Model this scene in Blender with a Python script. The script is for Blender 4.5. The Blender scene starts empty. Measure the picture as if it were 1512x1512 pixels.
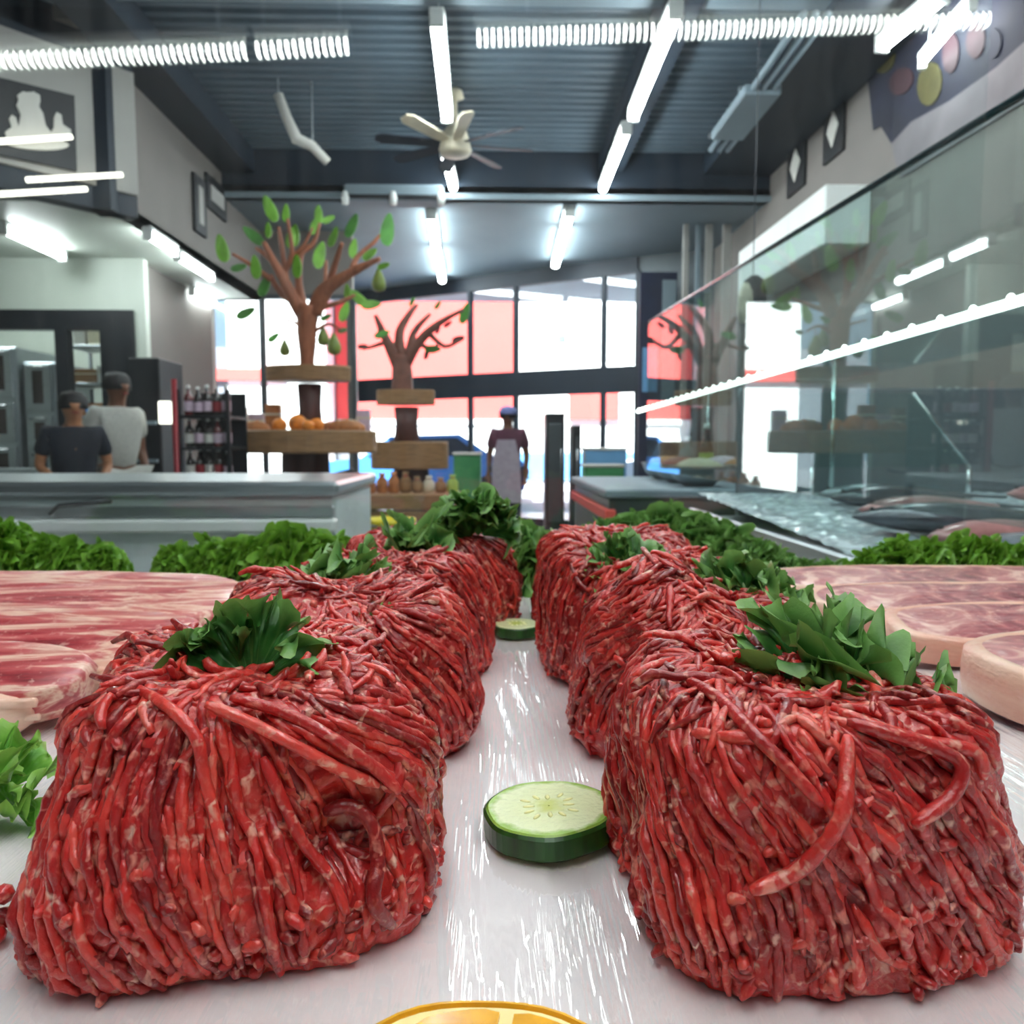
import bpy, bmesh, math, random
from mathutils import Vector, Matrix, Euler, noise
from mathutils.bvhtree import BVHTree

# ------------------------------------------------------------------ camera, world, light
SC = bpy.context.scene
COL = SC.collection
R = math.radians
F_PX, PITCH, YAW, CAM_Z = 1150.0, R(4.87), R(1.54), 1.085
CAM = Vector((0, 0, CAM_Z))
cam_data = bpy.data.cameras.new('camera')
cam_data.sensor_width = 36.0
cam_data.lens = 36.0 * F_PX / 1512.0
cam_data.clip_start = 0.01
cam_data.clip_end = 200
cam_data.dof.use_dof = True
cam_data.dof.focus_distance = 0.235
cam_data.dof.aperture_fstop = 24.0
cam = bpy.data.objects.new('camera', cam_data)
COL.objects.link(cam)
cam.location = CAM
cam.rotation_euler = (R(90) - PITCH, 0, -YAW)
SC.camera = cam
CM = Euler((R(90) - PITCH, 0, -YAW)).to_matrix()

SC.view_settings.view_transform = 'Standard'
SC.view_settings.look = 'None'
SC.view_settings.exposure = 1.12
SC.view_settings.gamma = 1.0
SC.view_settings.use_curve_mapping = False
SC.cycles.use_denoising = True
SC.cycles.transparent_max_bounces = 24
SC.cycles.max_bounces = 8
SC.cycles.sample_clamp_indirect = 6.0

world = bpy.data.worlds.new('sky')
SC.world = world
world.use_nodes = True
wn = world.node_tree
wn.nodes.clear()
bg = wn.nodes.new('ShaderNodeBackground')
wo = wn.nodes.new('ShaderNodeOutputWorld')
grad = wn.nodes.new('ShaderNodeTexCoord')
sep = wn.nodes.new('ShaderNodeSeparateXYZ')
ramp = wn.nodes.new('ShaderNodeValToRGB')
ramp.color_ramp.elements[0].position = 0.0
ramp.color_ramp.elements[0].color = (0.62, 0.82, 1.0, 1)
ramp.color_ramp.elements[1].position = 0.6
ramp.color_ramp.elements[1].color = (0.35, 0.6, 1.0, 1)
wn.links.new(grad.outputs['Generated'], sep.inputs[0])
wn.links.new(sep.outputs['Z'], ramp.inputs[0])
wn.links.new(ramp.outputs[0], bg.inputs['Color'])
bg.inputs['Strength'].default_value = 0.6
wn.links.new(bg.outputs[0], wo.inputs[0])

sun_data = bpy.data.lights.new('sun', 'SUN')
sun_data.energy = 13.0
sun_data.angle = R(0.6)
sun_data.color = (1.0, 0.96, 0.9)
sun = bpy.data.objects.new('sun', sun_data)
COL.objects.link(sun)
sun.rotation_euler = (R(48), 0, R(-20))     # comes from behind the shop, over its roof
sun.location = (-3, -5, 12)

CASE_LAMP = 25.0      # louvred lamps over the meat counter
SHOP_LAMP = 20.0      # ceiling tubes

# ------------------------------------------------------------------ helpers
def ray(px, py):
    return CM @ Vector(((px - 756.0) / F_PX, -(py - 756.0) / F_PX, -1.0))

def P(px, py, Y):
    """point of the place seen at (px, py) of the photograph and lying at depth Y"""
    d = ray(px, py)
    return CAM + d * (Y / d.y)

def PZ(px, py, z):
    d = ray(px, py)
    return CAM + d * ((z - CAM_Z) / d.z)

def lin(c):
    out = []
    for v in c[:3]:
        v = v / 255.0
        out.append(v / 12.92 if v <= 0.04045 else ((v + 0.055) / 1.055) ** 2.4)
    return tuple(out) + (1.0,)

class NT:
    def __init__(self, name):
        self.m = bpy.data.materials.new(name)
        self.m.use_nodes = True
        self.t = self.m.node_tree
        self.t.nodes.clear()
        self.out = self.n('ShaderNodeOutputMaterial')
    def n(self, kind, **kw):
        nd = self.t.nodes.new(kind)
        for k, v in kw.items():
            setattr(nd, k, v)
        return nd
    def l(self, a, b):
        self.t.links.new(a, b)
    def val(self, sock, v):
        sock.default_value = v
    def math(self, op, a, b=None, c=None, clamp=False):
        nd = self.n('ShaderNodeMath', operation=op)
        nd.use_clamp = clamp
        for i, v in enumerate((a, b, c)):
            if v is None:
                continue
            if hasattr(v, 'links') or hasattr(v, 'is_linked'):
                self.l(v, nd.inputs[i])
            else:
                nd.inputs[i].default_value = v
        return nd.outputs[0]
    def mixc(self, fac, a, b):
        nd = self.n('ShaderNodeMix', data_type='RGBA')
        for i, v in ((0, fac), (6, a), (7, b)):
            if hasattr(v, 'is_linked'):
                self.l(v, nd.inputs[i])
            else:
                nd.inputs[i].default_value = v
        return nd.outputs[2]
    def coord(self, kind='Object', scale=(1, 1, 1), rot=(0, 0, 0)):
        tc = self.n('ShaderNodeTexCoord')
        mp = self.n('ShaderNodeMapping')
        mp.inputs['Scale'].default_value = scale
        mp.inputs['Rotation'].default_value = rot
        self.l(tc.outputs[kind], mp.inputs['Vector'])
        return mp.outputs[0]
    def noise(self, vec, scale, detail=3, rough=0.5, dist=0.0):
        nd = self.n('ShaderNodeTexNoise')
        nd.inputs['Scale'].default_value = scale
        nd.inputs['Detail'].default_value = detail
        nd.inputs['Roughness'].default_value = rough
        nd.inputs['Distortion'].default_value = dist
        self.l(vec, nd.inputs['Vector'])
        return nd.outputs[0]
    def ramp(self, fac, stops, interp='LINEAR'):
        nd = self.n('ShaderNodeValToRGB')
        cr = nd.color_ramp
        cr.interpolation = interp
        while len(cr.elements) < len(stops):
            cr.elements.new(0.5)
        for e, (p, c) in zip(cr.elements, stops):
            e.position = p
            e.color = c
        self.l(fac, nd.inputs[0])
        return nd.outputs[0]
    def principled(self, color=None, rough=0.5, metal=0.0, spec=0.5, coat=0.0, sss=0.0, sss_r=(0.004, 0.001, 0.0008)):
        p = self.n('ShaderNodeBsdfPrincipled')
        p.inputs['Roughness'].default_value = rough
        p.inputs['Metallic'].default_value = metal
        p.inputs['Specular IOR Level'].default_value = spec
        p.inputs['Coat Weight'].default_value = coat
        p.inputs['Coat Roughness'].default_value = 0.12
        if sss:
            p.inputs['Subsurface Weight'].default_value = sss
            p.inputs['Subsurface Radius'].default_value = sss_r
            p.inputs['Subsurface Scale'].default_value = 1.0
        if color is not None:
            if hasattr(color, 'is_linked'):
                self.l(color, p.inputs['Base Color'])
            else:
                p.inputs['Base Color'].default_value = color
        self.p = p
        return p
    def bump(self, height, strength, dist):
        b = self.n('ShaderNodeBump')
        b.inputs['Strength'].default_value = strength
        b.inputs['Distance'].default_value = dist
        self.l(height, b.inputs['Height'])
        self.l(b.outputs[0], self.p.inputs['Normal'])
    def done(self, shader=None):
        self.l((shader or self.p).outputs[0] if not hasattr(shader, 'is_linked') else shader, self.out.inputs['Surface'])
        return self.m

def plain(name, rgb, rough=0.5, metal=0.0, var=0.1, scale=6.0, spec=0.5, coat=0.0, stretch=(1, 1, 1)):
    t = NT(name)
    c = lin(rgb)
    lo = tuple(v * (1 - var) for v in c[:3]) + (1,)
    hi = tuple(min(1, v * (1 + var)) for v in c[:3]) + (1,)
    f = t.noise(t.coord('Object', stretch), scale, 4)
    t.principled(t.ramp(f, [(0.3, lo), (0.7, hi)]), rough, metal, spec, coat)
    return t.done()

def emitter(name, rgb, strength):
    t = NT(name)
    e = t.n('ShaderNodeEmission')
    f = t.noise(t.coord('Object'), 3.0, 1)
    c = lin(rgb)
    t.l(t.ramp(f, [(0, tuple(v * 0.97 for v in c[:3]) + (1,)), (1, c)]), e.inputs['Color'])
    e.inputs['Strength'].default_value = strength
    return t.done(e)

def glass(name, tint=(0.95, 0.985, 0.975, 1), smear=0.0, f0=0.04, rough=0.0, smear_scale=(14, 14, 0.7)):
    """clear architectural glass: straight-through transmission plus a Schlick reflection"""
    t = NT(name)
    tr = t.n('ShaderNodeBsdfTransparent')
    tr.inputs['Color'].default_value = tint
    gl = t.n('ShaderNodeBsdfAnisotropic')
    gl.inputs['Roughness'].default_value = rough
    gl.inputs['Color'].default_value = (1, 1, 1, 1)
    geo = t.n('ShaderNodeNewGeometry')
    dot = t.n('ShaderNodeVectorMath', operation='DOT_PRODUCT')
    t.l(geo.outputs['Incoming'], dot.inputs[0])
    t.l(geo.outputs['Normal'], dot.inputs[1])
    c = t.math('ABSOLUTE', dot.outputs['Value'])
    k = t.math('POWER', t.math('SUBTRACT', 1.0, c, clamp=True), 5.0)
    fr = t.math('MULTIPLY_ADD', k, 1.0 - f0, f0, clamp=True)
    mx = t.n('ShaderNodeMixShader')
    t.l(fr, mx.inputs[0])
    t.l(tr.outputs[0], mx.inputs[1])
    t.l(gl.outputs[0], mx.inputs[2])
    if smear <= 0:
        return t.done(mx)
    df = t.n('ShaderNodeBsdfTranslucent')
    df2 = t.n('ShaderNodeBsdfDiffuse')
    dm = t.n('ShaderNodeMixShader')
    t.l(df.outputs[0], dm.inputs[1]); t.l(df2.outputs[0], dm.inputs[2])
    nz = t.noise(t.coord('Object', smear_scale), 4.0, 6, 0.6)
    nz2 = t.noise(t.coord('Object', (1, 1, 1)), 2.2, 3)
    f = t.math('MULTIPLY', t.math('MULTIPLY', t.math('SUBTRACT', nz, 0.30, clamp=True), t.math('ADD', nz2, 0.2)), smear * 3.2, clamp=True)
    m2 = t.n('ShaderNodeMixShader')
    t.l(f, m2.inputs[0])
    t.l(mx.outputs[0], m2.inputs[1])
    t.l(dm.outputs[0], m2.inputs[2])
    return t.done(m2)

class MB:
    def __init__(self):
        self.v, self.f = [], []
    def add(self, verts, faces):
        o = len(self.v)
        self.v += [tuple(p) for p in verts]
        self.f += [tuple(i + o for i in q) for q in faces]
        return self
    def box(self, x0, x1, y0, y1, z0, z1, bev=0.0, M=None):
        xs, ys, zs = sorted((x0, x1)), sorted((y0, y1)), sorted((z0, z1))
        if bev <= 0:
            vs = [Vector((xs[i], ys[j], zs[k])) for i in (0, 1) for j in (0, 1) for k in (0, 1)]
            fs = [(0, 1, 3, 2), (4, 6, 7, 5), (0, 4, 5, 1), (2, 3, 7, 6), (0, 2, 6, 4), (1, 5, 7, 3)]
        else:
            b = min(bev, 0.49 * (xs[1] - xs[0]), 0.49 * (ys[1] - ys[0]), 0.49 * (zs[1] - zs[0]))
            vs, idx = [], {}
            for i in (0, 1):
                for j in (0, 1):
                    for k in (0, 1):
                        for ax in range(3):
                            p = [xs[i], ys[j], zs[k]]
                            for a2, s in ((0, i), (1, j), (2, k)):
                                if a2 != ax:
                                    p[a2] += b if s == 0 else -b
                            idx[i, j, k, ax] = len(vs)
                            vs.append(Vector(p))
            fs = []
            I = lambda i, j, k, ax: idx[i, j, k, ax]
            for s in (0, 1):
                fs.append([I(s, 0, 0, 0), I(s, 1, 0, 0), I(s, 1, 1, 0), I(s, 0, 1, 0)][::(-1 if s == 0 else 1)])
                fs.append([I(0, s, 0, 1), I(1, s, 0, 1), I(1, s, 1, 1), I(0, s, 1, 1)][::(1 if s == 0 else -1)])
                fs.append([I(0, 0, s, 2), I(1, 0, s, 2), I(1, 1, s, 2), I(0, 1, s, 2)][::(-1 if s == 0 else 1)])
            for i in (0, 1):
                for j in (0, 1):
                    fs.append([I(i, j, 0, 0), I(i, j, 1, 0), I(i, j, 1, 1), I(i, j, 0, 1)])
                    fs.append([I(i, 0, j, 0), I(i, 1, j, 0), I(i, 1, j, 2), I(i, 0, j, 2)])
                    fs.append([I(0, i, j, 1), I(1, i, j, 1), I(1, i, j, 2), I(0, i, j, 2)])
                    for k in (0, 1):
                        fs.append([I(i, j, k, 0), I(i, j, k, 1), I(i, j, k, 2)])
        if M is not None:
            vs = [M @ p for p in vs]
        return self.add(vs, fs)
    def tube(self, pts, rad, n=8, cap=True):
        pts = [Vector(p) for p in pts]
        m = len(pts)
        if not hasattr(rad, '__len__'):
            rad = [rad] * m
        tan = []
        for i in range(m):
            d = pts[min(i + 1, m - 1)] - pts[max(i - 1, 0)]
            tan.append(d.normalized() if d.length > 1e-9 else Vector((0, 0, 1)))
        up = Vector((0, 0, 1)) if abs(tan[0].z) < 0.9 else Vector((1, 0, 0))
        u = tan[0].cross(up).normalized()
        vs, fs = [], []
        for i in range(m):
            u = (u - tan[i] * u.dot(tan[i]))
            u = u.normalized() if u.length > 1e-6 else tan[i].orthogonal().normalized()
            w = tan[i].cross(u)
            for k in range(n):
                a = 2 * math.pi * k / n
                vs.append(pts[i] + (u * math.cos(a) + w * math.sin(a)) * rad[i])
        for i in range(m - 1):
            for k in range(n):
                a, b = i * n + k, i * n + (k + 1) % n
                fs.append((a, b, b + n, a + n))
        if cap:
            fs.append(tuple(range(n))[::-1])
            fs.append(tuple((m - 1) * n + k for k in range(n)))
        return self.add(vs, fs)
    def lathe(self, prof, c=(0, 0, 0), n=20, M=None, sx=1.0, sy=1.0):
        vs, fs = [], []
        for r, z in prof:
            for k in range(n):
                a = 2 * math.pi * k / n
                p = Vector((r * math.cos(a) * sx, r * math.sin(a) * sy, z))
                vs.append((M @ p if M is not None else p) + Vector(c))
        for i in range(len(prof) - 1):
            for k in range(n):
                a, b = i * n + k, i * n + (k + 1) % n
                fs.append((a, b, b + n, a + n))
        fs.append(tuple(range(n))[::-1])
        fs.append(tuple((len(prof) - 1) * n + k for k in range(n)))
        return self.add(vs, fs)
    def prism(self, poly, d):
        """poly: 3-D points of a flat outline, extruded by vector d"""
        d = Vector(d)
        n = len(poly)
        vs = [Vector(p) for p in poly] + [Vector(p) + d for p in poly]
        fs = [tuple(range(n))[::-1], tuple(range(n, 2 * n))]
        for i in range(n):
            j = (i + 1) % n
            fs.append((i, j, j + n, i + n))
        return self.add(vs, fs)
    def build(self, name, mat, parent=None, smooth=False, origin=None):
        o = Vector(origin) if origin is not None else (root_of(parent) if parent else Vector((0, 0, 0)))
        me = bpy.data.meshes.new(name)
        me.from_pydata([tuple(Vector(p) - o) for p in self.v], [], self.f)
        if smooth:
            me.polygons.foreach_set('use_smooth', [True] * len(me.polygons))
        me.materials.append(mat)
        me.validate()
        me.update()
        ob = bpy.data.objects.new(name, me)
        COL.objects.link(ob)
        if parent:
            ob.parent = parent
        else:
            ob.location = o
        return ob

def root_of(o):
    while o.parent:
        o = o.parent
    return o.location

def tag(o, label, cat, group=None):
    o['label'] = label
    o['category'] = cat
    if group:
        o['group'] = group
    return o

def thing(name, label, cat, loc=(0, 0, 0), group=None):
    o = bpy.data.objects.new(name, None)
    o.empty_display_size = 0.05
    COL.objects.link(o)
    o.location = loc
    return tag(o, label, cat, group)

def struct(name, mb, mat, smooth=False):
    o = mb.build(name, mat, None, smooth)
    o['kind'] = 'structure'
    return o

def copy_tree(o, parent=None):
    c = o.copy()
    COL.objects.link(c)
    c.parent = parent
    for ch in list(o.children):
        copy_tree(ch, c)
    return c

def sph(mb, c, r, n=12, m=8, s=(1, 1, 1)):
    prof = [(max(1e-4, r * math.sin(math.pi * i / m)), -r * math.cos(math.pi * i / m) * s[2]) for i in range(m + 1)]
    return mb.lathe(prof, c, n, None, s[0], s[1])

def nz(p, s=1.0):
    return noise.noise(Vector(p) * s)

# ------------------------------------------------------------------ materials
def mince_material(name, dark=1.0):
    t = NT(name)
    v = t.coord('Object')
    oi = t.n('ShaderNodeObjectInfo')
    geo = t.n('ShaderNodeNewGeometry')
    rnd = t.math('FRACT', t.math('ADD', oi.outputs['Random'], geo.outputs['Random Per Island']))
    big = t.noise(v, 60, 3)
    f = t.math('ADD', t.math('MULTIPLY', rnd, 0.55), t.math('MULTIPLY', big, 0.5))
    base = t.ramp(f, [(0.15, lin((108, 18, 22))), (0.38, lin((158, 28, 30))), (0.60, lin((198, 42, 40))), (0.80, lin((226, 74, 62))), (0.93, lin((230, 130, 112)))])
    # pale fat specks of two sizes
    fat = t.noise(v, 260, 2, 0.5, 0.6)
    fm = t.ramp(fat, [(0.56, (0, 0, 0, 1)), (0.70, (1, 1, 1, 1))])
    fat2 = t.noise(t.coord('Object', (1, 1, 0.6)), 420, 2)
    fm2 = t.ramp(fat2, [(0.56, (0, 0, 0, 1)), (0.70, (0.8, 0.8, 0.8, 1))])
    fcol = t.ramp(t.noise(v, 90, 2), [(0.35, lin((228, 124, 108))), (0.65, lin((242, 198, 176)))])
    c1 = t.mixc(t.math('MULTIPLY', fm2, 0.55), base, lin((226, 122, 106)))
    c2 = t.mixc(t.math('MULTIPLY', fm, 0.85), c1, fcol)
    t.principled(c2, 0.30, 0, 0.5, 0.4, 0.22, (0.0035, 0.0009, 0.0007))
    t.bump(t.noise(v, 520, 4), 0.6, 0.0011)
    return t.done()

def kale_material(name, c_dark, c_mid, c_rim, rough=0.42):
    t = NT(name)
    v = t.coord('Object')
    at = t.n('ShaderNodeAttribute', attribute_name='rim')
    n1 = t.noise(v, 160, 4)
    base = t.ramp(n1, [(0.3, lin(c_dark)), (0.7, lin(c_mid))])
    vein = t.n('ShaderNodeAttribute', attribute_name='vein')
    c1 = t.mixc(t.math('MULTIPLY', vein.outputs['Fac'], 0.45), base, lin(c_rim))
    c2 = t.mixc(t.math('MULTIPLY', t.math('POWER', at.outputs['Fac'], 1.5), 0.8), c1, lin(c_rim))
    p = t.principled(c2, rough, 0, 0.45)
    t.bump(t.noise(v, 420, 3), 0.35, 0.0008)
    tl = t.n('ShaderNodeBsdfTranslucent')
    t.l(c2, tl.inputs['Color'])
    mx = t.n('ShaderNodeMixShader')
    mx.inputs[0].default_value = 0.25
    t.l(p.outputs[0], mx.inputs[1]); t.l(tl.outputs[0], mx.inputs[2])
    return t.done(mx)

def layered_meat(name, seed, stops, scale=(3, 10, 60), warp=1.2):
    t = NT(name)
    v = t.coord('Object', scale)
    f = t.noise(v, 1.0, 5, 0.55, warp)
    c = t.ramp(f, stops)
    mar = t.noise(t.coord('Object', (60, 60, 90)), 3.0, 4, 0.6)
    mm = t.ramp(mar, [(0.58, (0, 0, 0, 1)), (0.66, (1, 1, 1, 1))])
    c2 = t.mixc(t.math('MULTIPLY', mm, 0.5), c, lin((236, 190, 176)))
    t.principled(c2, 0.36, 0, 0.5, 0.15)
    t.bump(t.noise(t.coord('Object', (40, 120, 260)), 2.0, 3), 0.4, 0.002)
    return t.done()

M = {}
M['mince'] = mince_material('mince')
M['kale'] = kale_material('kale', (28, 84, 34), (62, 126, 52), (136, 184, 96))
M['kale_bright'] = kale_material('kale_bright', (34, 88, 16), (80, 146, 32), (136, 188, 66))
M['lettuce'] = kale_material('lettuce', (66, 132, 36), (110, 176, 62), (160, 206, 96), 0.35)
M['brisket'] = layered_meat('brisket', 1, [(0.28, lin((110, 22, 34))), (0.38, lin((168, 58, 64))), (0.47, lin((198, 96, 96))), (0.54, lin((236, 200, 178))), (0.60, lin((206, 116, 108))), (0.72, lin((176, 66, 70)))], (5, 34, 24), 2.2)
M['steak_top'] = layered_meat('steak_top', 2, [(0.30, lin((112, 40, 54))), (0.45, lin((160, 84, 92))), (0.56, lin((196, 124, 122))), (0.66, lin((236, 196, 184)))], (26, 26, 26), 1.6)
M['fat'] = layered_meat('fat', 3, [(0.30, lin((222, 150, 132))), (0.5, lin((236, 190, 166))), (0.7, lin((246, 220, 198)))], (14, 14, 50), 0.8)
M['bone'] = plain('bone', (214, 190, 190), 0.4, 0, 0.25, 60)
M['red_meat'] = plain('red_meat', (150, 34, 40), 0.35, 0, 0.4, 80, coat=0.2)
M['tray_white'] = plain('tray_white', (236, 230, 230), 0.35, 0, 0.03, 4)
M['steel'] = plain('steel', (176, 184, 188), 0.32, 0.85, 0.08, 8, stretch=(1, 1, 12))
M['steel_dark'] = plain('steel_dark', (88, 94, 98), 0.4, 0.7, 0.1, 8)
M['white_paint'] = plain('white_paint', (228, 232, 230), 0.4, 0, 0.04, 3)
M['pale_teal'] = plain('pale_teal', (222, 232, 233), 0.35, 0, 0.05, 3)
M['ceiling_deck'] = plain('ceiling_deck', (92, 108, 120), 0.55, 0.1, 0.12, 2)
M['dark_beam'] = plain('dark_beam', (22, 36, 50), 0.55, 0, 0.15, 3)
M['soffit_grey'] = plain('soffit_grey', (126, 142, 152), 0.6, 0, 0.06, 2)
M['wall_beige'] = plain('wall_beige', (122, 116, 112), 0.7, 0, 0.07, 2.5)
M['wall_panel'] = plain('wall_panel', (164, 162, 158), 0.6, 0, 0.06, 3)
M['wall_prep'] = plain('wall_prep', (196, 204, 194), 0.5, 0, 0.06, 2)
M['floor'] = plain('floor', (132, 128, 126), 0.35, 0, 0.12, 2)
M['black'] = plain('black', (18, 22, 28), 0.45, 0, 0.2, 5)
M['black_gloss'] = plain('black_gloss', (20, 18, 20), 0.15, 0, 0.2, 5)
M['navy'] = plain('navy', (28, 36, 62), 0.6, 0, 0.25, 5)
M['white_print'] = plain('white_print', (208, 206, 200), 0.6, 0, 0.05, 8)
M['wood'] = plain('wood', (150, 112, 74), 0.55, 0, 0.25, 5, stretch=(1.5, 1.5, 14))
M['wood_dark'] = plain('wood_dark', (82, 46, 42), 0.55, 0, 0.25, 5, stretch=(8, 8, 1))
M['bark'] = plain('bark', (156, 92, 64), 0.6, 0, 0.25, 14, stretch=(3, 3, 0.6))
M['bark_far'] = plain('bark_far', (118, 72, 58), 0.6, 0, 0.25, 14)
M['leaf'] = plain('leaf', (112, 170, 46), 0.5, 0, 0.3, 9)
M['leaf_deep'] = plain('leaf_deep', (74, 142, 50), 0.5, 0, 0.3, 9)
M['pear'] = plain('pear', (116, 134, 48), 0.45, 0, 0.25, 14)
M['orange'] = plain('orange', (232, 132, 28), 0.45, 0, 0.15, 30)
M['bread'] = plain('bread', (186, 118, 66), 0.6, 0, 0.3, 20)
M['red_paint'] = plain('red_paint', (150, 26, 40), 0.4, 0, 0.15, 6)
M['facade_red'] = plain('facade_red', (240, 84, 78), 0.7, 0, 0.05, 0.6)
M['facade_white'] = plain('facade_white', (244, 244, 242), 0.7, 0, 0.03, 0.6)
M['facade_grey'] = plain('facade_grey', (120, 124, 132), 0.7, 0, 0.08, 0.6)
M['asphalt'] = plain('asphalt', (150, 150, 154), 0.85, 0, 0.1, 2)
M['car_blue'] = plain('car_blue', (70, 130, 200), 0.25, 0, 0.06, 2, coat=0.6)
M['car_white'] = plain('car_white', (236, 238, 240), 0.25, 0, 0.03, 2, coat=0.6)
M['car_glass'] = plain('car_glass', (30, 42, 54), 0.08, 0, 0.1, 2)
M['rubber'] = plain('rubber', (24, 24, 26), 0.8, 0, 0.15, 20)
M['skin'] = plain('skin', (112, 70, 48), 0.5, 0, 0.12, 20)
M['skin_light'] = plain('skin_light', (168, 112, 76), 0.5, 0, 0.12, 20)
M['hair'] = plain('hair', (16, 14, 16), 0.6, 0, 0.3, 60)
M['shirt_grey'] = plain('shirt_grey', (176, 176, 170), 0.8, 0, 0.12, 60)
M['shirt_navy'] = plain('shirt_navy', (18, 24, 38), 0.8, 0, 0.2, 30)
M['shirt_plum'] = plain('shirt_plum', (92, 46, 66), 0.8, 0, 0.2, 20)
M['apron_grey'] = plain('apron_grey', (176, 164, 178), 0.8, 0, 0.1, 20)
M['jeans'] = plain('jeans', (44, 48, 70), 0.85, 0, 0.2, 40)
M['cap_blue'] = plain('cap_blue', (116, 124, 176), 0.7, 0, 0.1, 20)
M['yellow'] = plain('yellow', (226, 206, 20), 0.45, 0, 0.08, 6)
M['green_box'] = plain('green_box', (58, 140, 84), 0.5, 0, 0.12, 6)
M['blue_box'] = plain('blue_box', (110, 168, 216), 0.4, 0, 0.08, 6)
M['pink_label'] = plain('pink_label', (214, 190, 208), 0.5, 0, 0.15, 30)
M['bottle_dark'] = plain('bottle_dark', (28, 16, 18), 0.12, 0, 0.3, 8, coat=0.5)
M['bottle_red'] = plain('bottle_red', (98, 24, 32), 0.15, 0, 0.3, 8, coat=0.5)
M['oven_glass'] = plain('oven_glass', (56, 48, 46), 0.15, 0, 0.3, 6)
M['fish_skin'] = plain('fish_skin', (150, 156, 164), 0.22, 0.35, 0.3, 24, coat=0.4)
M['fish_dark'] = plain('fish_dark', (84, 86, 96), 0.22, 0.3, 0.35, 24, coat=0.4)
M['fish_pink'] = plain('fish_pink', (186, 126, 126), 0.28, 0.1, 0.25, 24, coat=0.4)
M['ice'] = plain('ice', (196, 208, 214), 0.2, 0, 0.12, 60, coat=0.3)
M['glass_edge'] = plain('glass_edge', (20, 50, 56), 0.2, 0, 0.2, 10)
M['chrome'] = plain('chrome', (220, 224, 226), 0.15, 0.95, 0.04, 6)
M['lime'] = plain('lime', (170, 200, 90), 0.5, 0, 0.2, 10)
M['cream'] = plain('cream', (224, 214, 190), 0.5, 0, 0.1, 12)
M['wall_slate'] = plain('wall_slate', (62, 66, 70), 0.7, 0, 0.08, 2)
M['mural_navy'] = plain('mural_navy', (16, 22, 44), 0.75, 0, 0.3, 4)
M['mural_pale'] = plain('mural_pale', (112, 108, 112), 0.75, 0, 0.15, 4)
M['louvre_grey'] = plain('louvre_grey', (112, 122, 118), 0.6, 0, 0.05, 6)
M['olive'] = plain('olive', (72, 68, 30), 0.7, 0, 0.2, 8)
M['dull_red'] = plain('dull_red', (52, 24, 34), 0.7, 0, 0.2, 8)
M['lamp_white'] = emitter('lamp_white', (250, 255, 255), SHOP_LAMP)
M['lamp_case'] = emitter('lamp_case', (250, 255, 248), CASE_LAMP)
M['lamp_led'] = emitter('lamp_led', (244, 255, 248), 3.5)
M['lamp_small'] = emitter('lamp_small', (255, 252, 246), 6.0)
M['light_box_or_glare'] = emitter('light_box_or_glare', (255, 250, 232), 1.6)  # lit fridge panel, and the glow of the added glare strips
M['screen'] = emitter('screen', (90, 170, 240), 0.8)
M['glass_case'] = glass('glass_case', (0.95, 0.985, 0.985, 1), 0.028)
M['glass_side'] = glass('glass_side', (0.84, 0.94, 0.925, 1), 0.035, 0.06)
M['glass_window'] = glass('glass_window', (0.97, 0.99, 1.0, 1), 0.0)
M['film'] = glass('film', (1, 1, 1, 1), 0.0, 0.15, 0.03)

# ------------------------------------------------------------------ the room shell
CEIL, SOFF = 3.8, 3.36
XL, XR = -2.45, 2.6
Y_BULK = 7.4
struct('floor', MB().box(-6.5, 3.2, -3.2, 12.6, -0.1, 0.0), M['floor'])
struct('wall_back', MB().box(-6.5, 3.2, -3.3, -3.2, 0, CEIL), M['wall_slate'])
struct('wall_right', MB().box(XR, XR + 0.15, -3.2, 9.2, 0, CEIL), M['wall_beige'])
struct('wall_left', MB().box(-6.6, -6.5, -3.2, 8.7, 0, CEIL), M['wall_prep'])

# corrugated steel deck of the high ceiling: a trapezoid wave running across the room
def corrugated(x0, x1, y0, y1, z, pitch, depth):
    vs, fs = [], []
    y = y0
    prof = []
    while y < y1:
        prof += [(y, z), (y + pitch * 0.42, z), (y + pitch * 0.5, z - depth), (y + pitch * 0.92, z - depth)]
        y += pitch
    prof.append((y, z))
    for yy, zz in prof:
        vs += [(x0, yy, zz), (x1, yy, zz)]
    for i in range(len(prof) - 1):
        fs.append((2 * i, 2 * i + 1, 2 * i + 3, 2 * i + 2))
    mb = MB()
    mb.add(vs, fs)
    mb.box(x0, x1, y0, y, z + 0.002, z + 0.06)
    return mb
struct('ceiling', corrugated(-6.5, XR, -3.2, Y_BULK, CEIL, 0.115, 0.035), M['ceiling_deck'])
struct('ceiling_far', MB().box(XL - 0.3, XR, Y_BULK, 12.6, SOFF, SOFF + 0.1), M['soffit_grey'])
struct('ceiling_prep', MB().box(-6.5, XL, 5.25, 8.7, 2.655, 2.70), M['wall_prep'])
tr = 0
def trim(mb, mat):
    global tr
    tr += 1
    return struct('trim_%d' % tr, mb, mat)
trim(MB().box(XL, XR, Y_BULK, Y_BULK + 0.15, SOFF, CEIL), M['dark_beam'])               # bulkhead
trim(MB().box(XL - 0.02, XR, Y_BULK - 0.03, Y_BULK, SOFF - 0.02, SOFF + 0.03), M['soffit_grey'])
trim(MB().box(XL, XL + 0.3, 1.0, Y_BULK, 3.56, CEIL - 0.036), M['dark_beam'])             # beam on the left
trim(MB().box(1.97, XR, 1.0, Y_BULK, 3.58, CEIL - 0.036), M['dark_beam'])                 # wide beam on the right
trim(MB().box(1.0, 1.22, 1.0, Y_BULK, 3.6, CEIL - 0.036), M['dark_beam'])                 # beam over the right lamp row
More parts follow.
